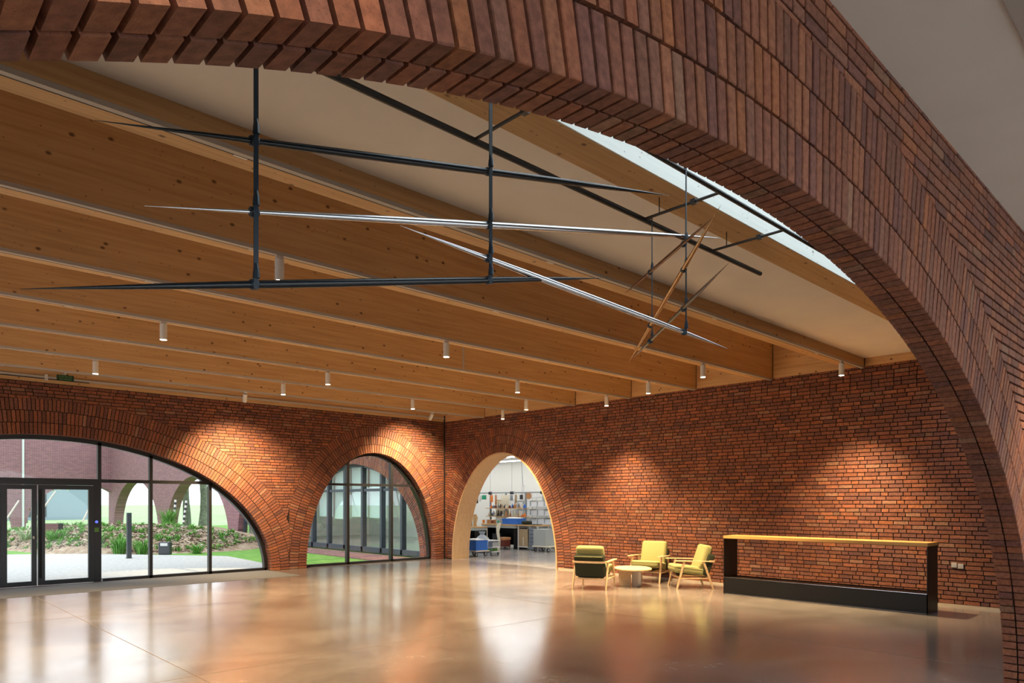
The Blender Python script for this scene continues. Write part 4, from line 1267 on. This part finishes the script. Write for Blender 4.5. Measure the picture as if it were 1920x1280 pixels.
dolly(13.98, 16.35, 0.55, 0.72, 0.185, 'cream dolly under a blue crate just inside the workshop')
crate(13.98, 16.35, 0.185, 0.46, 0.62, 0.30, 0, 'deep blue crate with white liner on the dolly inside the doorway')
# rolling stand
t = thing('rolling_stand', 'white two tier rolling stand with a post beside the blue crate', 'cart', (14.60, 16.28, 0))
castors(t, (-0.14, 0.14), (-0.15, 0.15), 0.035)
for z in (0.10, 0.24, 0.44):
    MB().box(-0.18, -0.2, z, 0.18, 0.2, z + 0.025).build('tier', M['white'], t)
for x in (-0.165, 0.165):
    for y in (-0.185, 0.185):
        MB().cyl((x, y, 0.09), (x, y, 0.46), 0.01, n=8).build('upright', M['rail'], t)
MB().cyl((-0.1, 0.1, 0.46), (-0.1, 0.1, 0.82), 0.013, n=8).build('post', M['cream'], t)
MB().box(-0.10, -0.16, 0.265, 0.14, 0.05, 0.42).build('tray', M['lgrey'], t)
o = MB().rbox(0.40, 0.16, 0.075, 0.02, Matrix.Translation((0, 0, 0.0375)), 2).build('tool_case', M['greenlab']); o.location = (14.60, 16.28, 0.126)
tag(o, 'flat green case on the lowest tier of the rolling stand', 'tool case')
# bag of scraps
mb = MB(); rg = random.Random(4)
prof = [(0.0, 0.10), (0.02, 0.24), (0.16, 0.31), (0.34, 0.29), (0.50, 0.17), (0.58, 0.06), (0.68, 0.11)]
n = 18; vs = []; fs = []
for z, r_ in prof:
    for k in range(n):
        an = 2 * math.pi * k / n; q = r_ * (1 + 0.10 * math.sin(3 * an + z * 9) + rg.uniform(-.05, .05))
        vs.append((q * math.cos(an), q * math.sin(an), z))
for i in range(len(prof) - 1):
    for k in range(n): fs.append((i * n + k, i * n + (k + 1) % n, (i + 1) * n + (k + 1) % n, (i + 1) * n + k))
fs.append(tuple(range(n - 1, -1, -1))); fs.append(tuple(range((len(prof) - 1) * n, len(prof) * n)))
o = mb.add(vs, fs).build('waste_bag', M['bag'], smooth=True); o.location = (15.15, 17.35, 0)
tag(o, 'full grey plastic bag tied at the neck before the black bench', 'bag')
# benches
def bench(x, y, sx, sy, h, label, side='blacksteel'):
    t = thing('workbench', label, 'workbench', (x, y, 0), 0, 'workshop benches')
    MB().box(-sx / 2, -sy / 2, h - 0.045, sx / 2, sy / 2, h).build('bench_top', M['oak'], t)
    MB().box(-sx / 2 + 0.02, -sy / 2 + 0.02, h - 0.13, sx / 2 - 0.02, sy / 2 - 0.02, h - 0.045).build('apron', M['lgrey'], t)
    for s in (-1, 1):
        MB().box(-sx / 2 + 0.05, s * (sy / 2 - 0.04) - 0.02, 0, sx / 2 - 0.05, s * (sy / 2 - 0.04) + 0.02, h - 0.13).build('end_panel', M[side], t)
    MB().box(sx / 2 - 0.07, -sy / 2 + 0.05, 0.1, sx / 2 - 0.05, sy / 2 - 0.05, h - 0.13).build('rear_panel', M[side], t)
    MB().box(-0.1, 0.1, 0.05, sx / 2 - 0.1, 0.55, 0.5).build('drawer_block', M['blackpl'], t)
    return t
bench(17.25, 18.53, 0.75, 1.72, 0.86, 'black workbench with wood top and blue tray, facing the doorway')
bench(15.9, 18.75, 0.6, 1.0, 0.80, 'smaller dark workbench behind the grey bag')
crate(17.25, 18.05, 0.862, 0.36, 0.80, 0.20, 0, 'long shallow blue tray on the black workbench')
# wooden leg form and red stool
o = MB().tube([(0, 0, 0), (0.02, 0, 0.3), (-0.03, 0.02, 0.62), (0.02, 0.05, 0.80), (0.05, 0.0, 0.92)], [0.05, 0.045, 0.055, 0.075, 0.05], 12).build('wooden_form', M['cream'], smooth=True)
o.location = (16.25, 17.75, 0); tag(o, 'tall pale wooden form leaning before the black workbench', 'wooden form')
t = thing('red_stool', 'low dark red box stool under the black workbench', 'stool', (16.72, 17.98, 0))
MB().rbox(0.34, 0.34, 0.10, 0.02, Matrix.Translation((0, 0, 0.37)), 2).build('seat', M['tan'], t)
MB().box(-0.15, -0.15, 0.10, 0.15, 0.15, 0.32).build('box', M['dkred'], t)
for x in (-0.13, 0.13):
    for y in (-0.13, 0.13): MB().cyl((x, y, 0), (x, y, 0.1), 0.015, n=8).build('leg', M['blackpl'], t)
# cabinets to the right of the bench
t = thing('worktable', 'wood topped side table on white legs holding a dark bag', 'table', (17.30, 17.12, 0))
MB().box(-0.3, -0.5, 0.82, 0.3, 0.52, 0.865).build('table_top', M['oak'], t)
for x in (-0.26, 0.26):
    for y in (-0.46, 0.48): MB().box(x - 0.02, y - 0.02, 0, x + 0.02, y + 0.02, 0.82).build('leg', M['white'], t)
MB().box(-0.3, -0.05, 0.08, 0.3, 0.5, 0.11).build('lower_shelf', M['white'], t)
t = thing('cardboard_sheet', 'brown cardboard panel leaning in the side table', 'cardboard', (17.06, 17.36, 0.112))
MB().box(-0.02, -0.22, 0, 0.02, 0.24, 0.60).build('panel', M['card'], t)
MB().box(-0.024, -0.02, 0.02, -0.02, 0.02, 0.32).build('tape', M['cream'], t)
t = thing('drawer_unit', 'blue grey steel drawer unit under the side table', 'drawers', (17.22, 16.84, 0.0))
MB().box(-0.24, -0.17, 0.04, 0.2, 0.17, 0.74).build('body', M['steelgrey'], t)
for k in range(5):
    d = MB().box(-0.255, -0.16, 0.07 + k * 0.13, -0.238, 0.16, 0.18 + k * 0.13).build('drawer', M['steelgrey'], t)
    MB().box(-0.27, -0.10, 0.155 + k * 0.13, -0.253, 0.10, 0.168 + k * 0.13).build('handle', M['slot'], d)
castors(t, (-0.18, 0.14), (-0.12, 0.12), 0.02)
t = tag(MB().rbox(0.24, 0.34, 0.13, 0.05, Matrix.Translation((17.2, 17.35, 0.93)), 3).build('dark_bag', M['dkgreen'], smooth=True), 'dark soft bag lying on the side table', 'bag')
t = tag(MB().box(17.05, 16.75, 0.867, 17.35, 17.12, 0.885).build('cutting_mat', M['blackpl']), 'thin black cutting mat on the side table', 'cutting mat')
dolly(16.95, 16.20, 0.55, 0.78, 0.19, 'cream dolly under a grey box by the wire shelf')
t = thing('grey_box', 'plain light grey box riding on the cream dolly', 'box', (16.95, 16.28, 0.19))
MB().box(-0.22, -0.28, 0, 0.22, 0.28, 0.53).build('body', M['lgrey'], t)
MB().box(-0.225, -0.285, 0.53, 0.225, 0.285, 0.55).build('lid', M['lgrey'], t)
# wire shelf with bins
t = thing('wire_shelf', 'tall white wire shelf filled with frosted bins', 'shelf', (18.60, 18.0, 0))
for x in (-0.25, 0.25):
    for y in (-1.45, -0.72, 0.0, 0.72, 1.4): MB().cyl((x, y, 0), (x, y, 1.86), 0.013, n=8).build('upright', M['bin'], t)
levels = [0.2, 0.52, 0.84, 1.16, 1.48, 1.82]
for z in levels:
    MB().box(-0.27, -1.47, z, 0.27, 1.42, z + 0.02).build('shelf_board', M['bin'], t)
k = 0
for z in levels[:-1]:
    for j in range(8):
        y = -1.28 + j * 0.355
        b = thing('storage_bin', 'frosted storage bin on the %s board of the white wire shelf' % ORD[levels.index(z)], 'storage bin', (18.55, 18.0 + y, z + 0.02), 0, 'bins on the %s shelf board' % ORD[levels.index(z)])
        hh = 0.18 if j % 2 else 0.15
        MB().box(-0.2, -0.14, 0, 0.18, 0.14, hh).build('tub', M['bin'], b)
        MB().box(-0.21, -0.15, hh, 0.19, 0.15, hh + 0.02).build('lid', M['white'] if j % 3 else M['lgrey'], b)
# tool board with rails, bottles and tools
t = thing('tool_shelf', 'two tier tool shelf on steel uprights above the black bench', 'shelf', (17.75, 18.9, 0))
for y in (-0.95, 0.1, 0.95):
    MB().box(-0.03, y - 0.025, 0, 0.03, y + 0.025, 2.0).build('upright', M['rail'], t)
for z in (1.10, 1.40):
    MB().box(-0.16, -1.0, z, 0.12, 1.05, z + 0.025).build('shelf_board', M['oak'], t)
rg = random.Random(9)
cols = ['tan', 'card', 'blackpl', 'white', 'dkred', 'bluepl', 'cream', 'orange', 'steelgrey', 'blackpl']
names = {'tan': 'tan leather', 'card': 'brown', 'blackpl': 'black', 'white': 'white', 'dkred': 'dark red', 'bluepl': 'blue', 'cream': 'cream', 'orange': 'orange', 'steelgrey': 'grey'}
for z, lev in ((1.125, 'lower'), (1.425, 'upper')):
    y = 17.95
    while y < 19.9:
        c = rg.choice(cols); r_ = rg.uniform(0.03, 0.055); h = rg.uniform(0.10, 0.22)
        if rg.random() < 0.55:
            o = MB().tube([(0, 0, 0), (0, 0, h * 0.62), (0, 0, h * 0.75), (0, 0, h)], [r_, r_, r_ * 0.45, r_ * 0.4], 10).build('tool_bottle', M[c], smooth=True)
            tag(o, '%s bottle on the %s tier of the tool shelf' % (names[c], lev), 'bottle', 'bottles on the %s tool tier, %s' % (lev, names[c]))
        else:
            o = MB().cyl((0, 0, 0), (0, 0, h * 0.5), r_, n=10).cyl((0.01, 0, h * 0.5), (0.03, 0.03, h * 1.3), 0.012, 0.008, 6).cyl((-0.01, 0, h * 0.5), (-0.02, -0.035, h * 1.2), 0.01, 0.008, 6).build('tool_cup', M[c], smooth=True)
            tag(o, '%s cup of hand tools on the %s tier of the tool shelf' % (names[c], lev), 'tool cup', 'tool cups on the %s tier, %s' % (lev, names[c]))
        o.location = (17.68 + rg.uniform(-0.05, 0.05), y, z)
        y += r_ * 2 + rg.uniform(0.015, 0.05)
t = thing('overhead_rail', 'long steel rail with clamps above the workshop benches', 'rail', (17.2, 18.5, 1.98))
MB().cyl((0, -2.6, 0), (0, 2.2, 0), 0.022, n=10).build('rail_tube', M['rail'], t)
for y in (-1.9, -0.4, 0.75, 1.9):
    c = MB().box(-0.05, y - 0.05, -0.06, 0.05, y + 0.05, 0.04).build('clamp', M['blackpl'], t)
    MB().cyl((0, y, 0.04), (0, y, 2.0), 0.005, n=6).build('drop_rod', M['rail'], c)
def hanging(name, x, y, z, mat, sx, sy, sz, label, cat):
    t = thing(name, label, cat, (x, y, z))
    MB().rbox(sx, sy, sz, min(sx, sy, sz) * 0.3, Matrix.Translation((0, 0, -sz / 2 - 0.06)), 3).build('body', M[mat], t, smooth=True)
    MB().cyl((0, 0, -0.08), (0, 0, 0.0), 0.006, n=6).build('hook', M['rail'], t)
hanging('hanging_cloth', 17.2, 19.6, 1.96, 'green', 0.05, 0.22, 0.16, 'green cloth hanging from the workshop rail', 'cloth')
hanging('hanging_pouch', 17.2, 19.18, 1.96, 'orange', 0.05, 0.11, 0.26, 'orange pouch hanging from the workshop rail', 'pouch')
hanging('hanging_sheet', 17.2, 18.45, 1.96, 'cream', 0.02, 0.42, 0.34, 'cream sheet hanging from the workshop rail', 'sheet')
o = MB().cyl((0, 0, 0), (0.05, 0, 0), 0.115, n=20).build('leather_disc', M['tan'], smooth=True); o.location = (17.175, 17.25, 1.86)
tag(o, 'round tan leather disc hung at the end of the workshop rail', 'leather disc')
t = thing('extraction_duct', 'white vertical extraction tube dropping to the wire shelf', 'duct', (17.6, 17.95, 1.70))
MB().cyl((0, 0, 0), (0, 0, 0.55), 0.055, n=14).build('tube', M['white'], t, smooth=True)
MB().cyl((0, 0, 0.55), (-0.1, 0.05, 2.3), 0.012, n=6).build('cable', M['rail'], t)
o = MB().tube([(0, 0, 0), (0, 0, 0.1), (0.02, 0, 0.3), (0, 0, 0.42)], [0.08, 0.06, 0.09, 0.05], 12).build('wooden_last', M['oak'], smooth=True); o.location = (15.9, 18.6, 0.802)
tag(o, 'oak shaping block standing on the smaller dark workbench', 'wooden block')
hanging('machine_arm', 15.8, 18.95, 1.95, 'white', 0.10, 0.10, 1.08, 'white machine arm standing over the smaller dark bench', 'machine')

# more of the workshop's clutter
for i, (y, w, h, c, lab) in enumerate([(20.0, 0.10, 0.30, 'blackpl', 'black clamp'), (19.85, 0.16, 0.22, 'white', 'white rag'), (18.95, 0.08, 0.34, 'tan', 'tan strap'),
        (18.12, 0.12, 0.20, 'rail', 'grey gauge'), (17.9, 0.09, 0.28, 'card', 'brown pattern'), (17.62, 0.14, 0.16, 'blackpl', 'small black tool'), (16.55, 0.10, 0.22, 'lgrey', 'pale grey hose')]):
    hanging('hanging_tool', 17.2, y, 1.96, c, 0.04, w, h, '%s hanging from the workshop rail' % lab, 'tool')
def small_box(x, y, z, sx, sy, sz, mat, label, rz=0.0):
    t = thing('small_box', label, 'box', (x, y, z), rz)
    MB().box(-sx / 2, -sy / 2, 0, sx / 2, sy / 2, sz * 0.85).build('body', M[mat], t)
    MB().box(-sx / 2 - 0.006, -sy / 2 - 0.006, sz * 0.85, sx / 2 + 0.006, sy / 2 + 0.006, sz).build('lid', M[mat], t)
small_box(17.2, 19.15, 0.862, 0.22, 0.30, 0.14, 'tan', 'tan leather box on the black workbench')
small_box(17.2, 18.75, 0.862, 0.18, 0.20, 0.20, 'lgrey', 'pale grey box on the black workbench beside the blue tray', 0.3)
small_box(16.02, 19.12, 0.802, 0.22, 0.22, 0.16, 'blackpl', 'black box on the smaller dark workbench')
small_box(18.55, 17.1, 1.842, 0.3, 0.4, 0.16, 'card', 'cardboard box on top of the white wire shelf')
small_box(18.55, 18.3, 1.842, 0.3, 0.3, 0.12, 'white', 'white box on top of the white wire shelf', 0.2)
for i, (y, r_, c, lab) in enumerate([(19.42, 0.07, 'orange', 'orange'), (19.30, 0.06, 'white', 'white'), (18.95, 0.07, 'dkred', 'dark red'), (18.62, 0.05, 'green', 'green')]):
    t = thing('thread_spool', '%s thread spool standing on the black workbench' % lab, 'spool', (17.02, y, 0.862))
    MB().cyl((0, 0, 0), (0, 0, 0.012), r_ * 0.8, n=14).cyl((0, 0, 0.13), (0, 0, 0.142), r_ * 0.8, n=14).build('flange', M['cream'], t)
    MB().cyl((0, 0, 0.012), (0, 0, 0.13), r_ * 0.62, n=14).build('thread', M[c], t, smooth=True)
t = thing('leaning_board', 'pale board leaning on the tool shelf behind the black workbench', 'board', (17.95, 19.4, 0))
MB().box(-0.012, -0.35, 0, 0.012, 0.35, 1.7).build('panel', M['cream'], t)
MB().box(-0.014, -0.36, 1.7, 0.014, 0.36, 1.73).build('edge_strip', M['oak'], t)
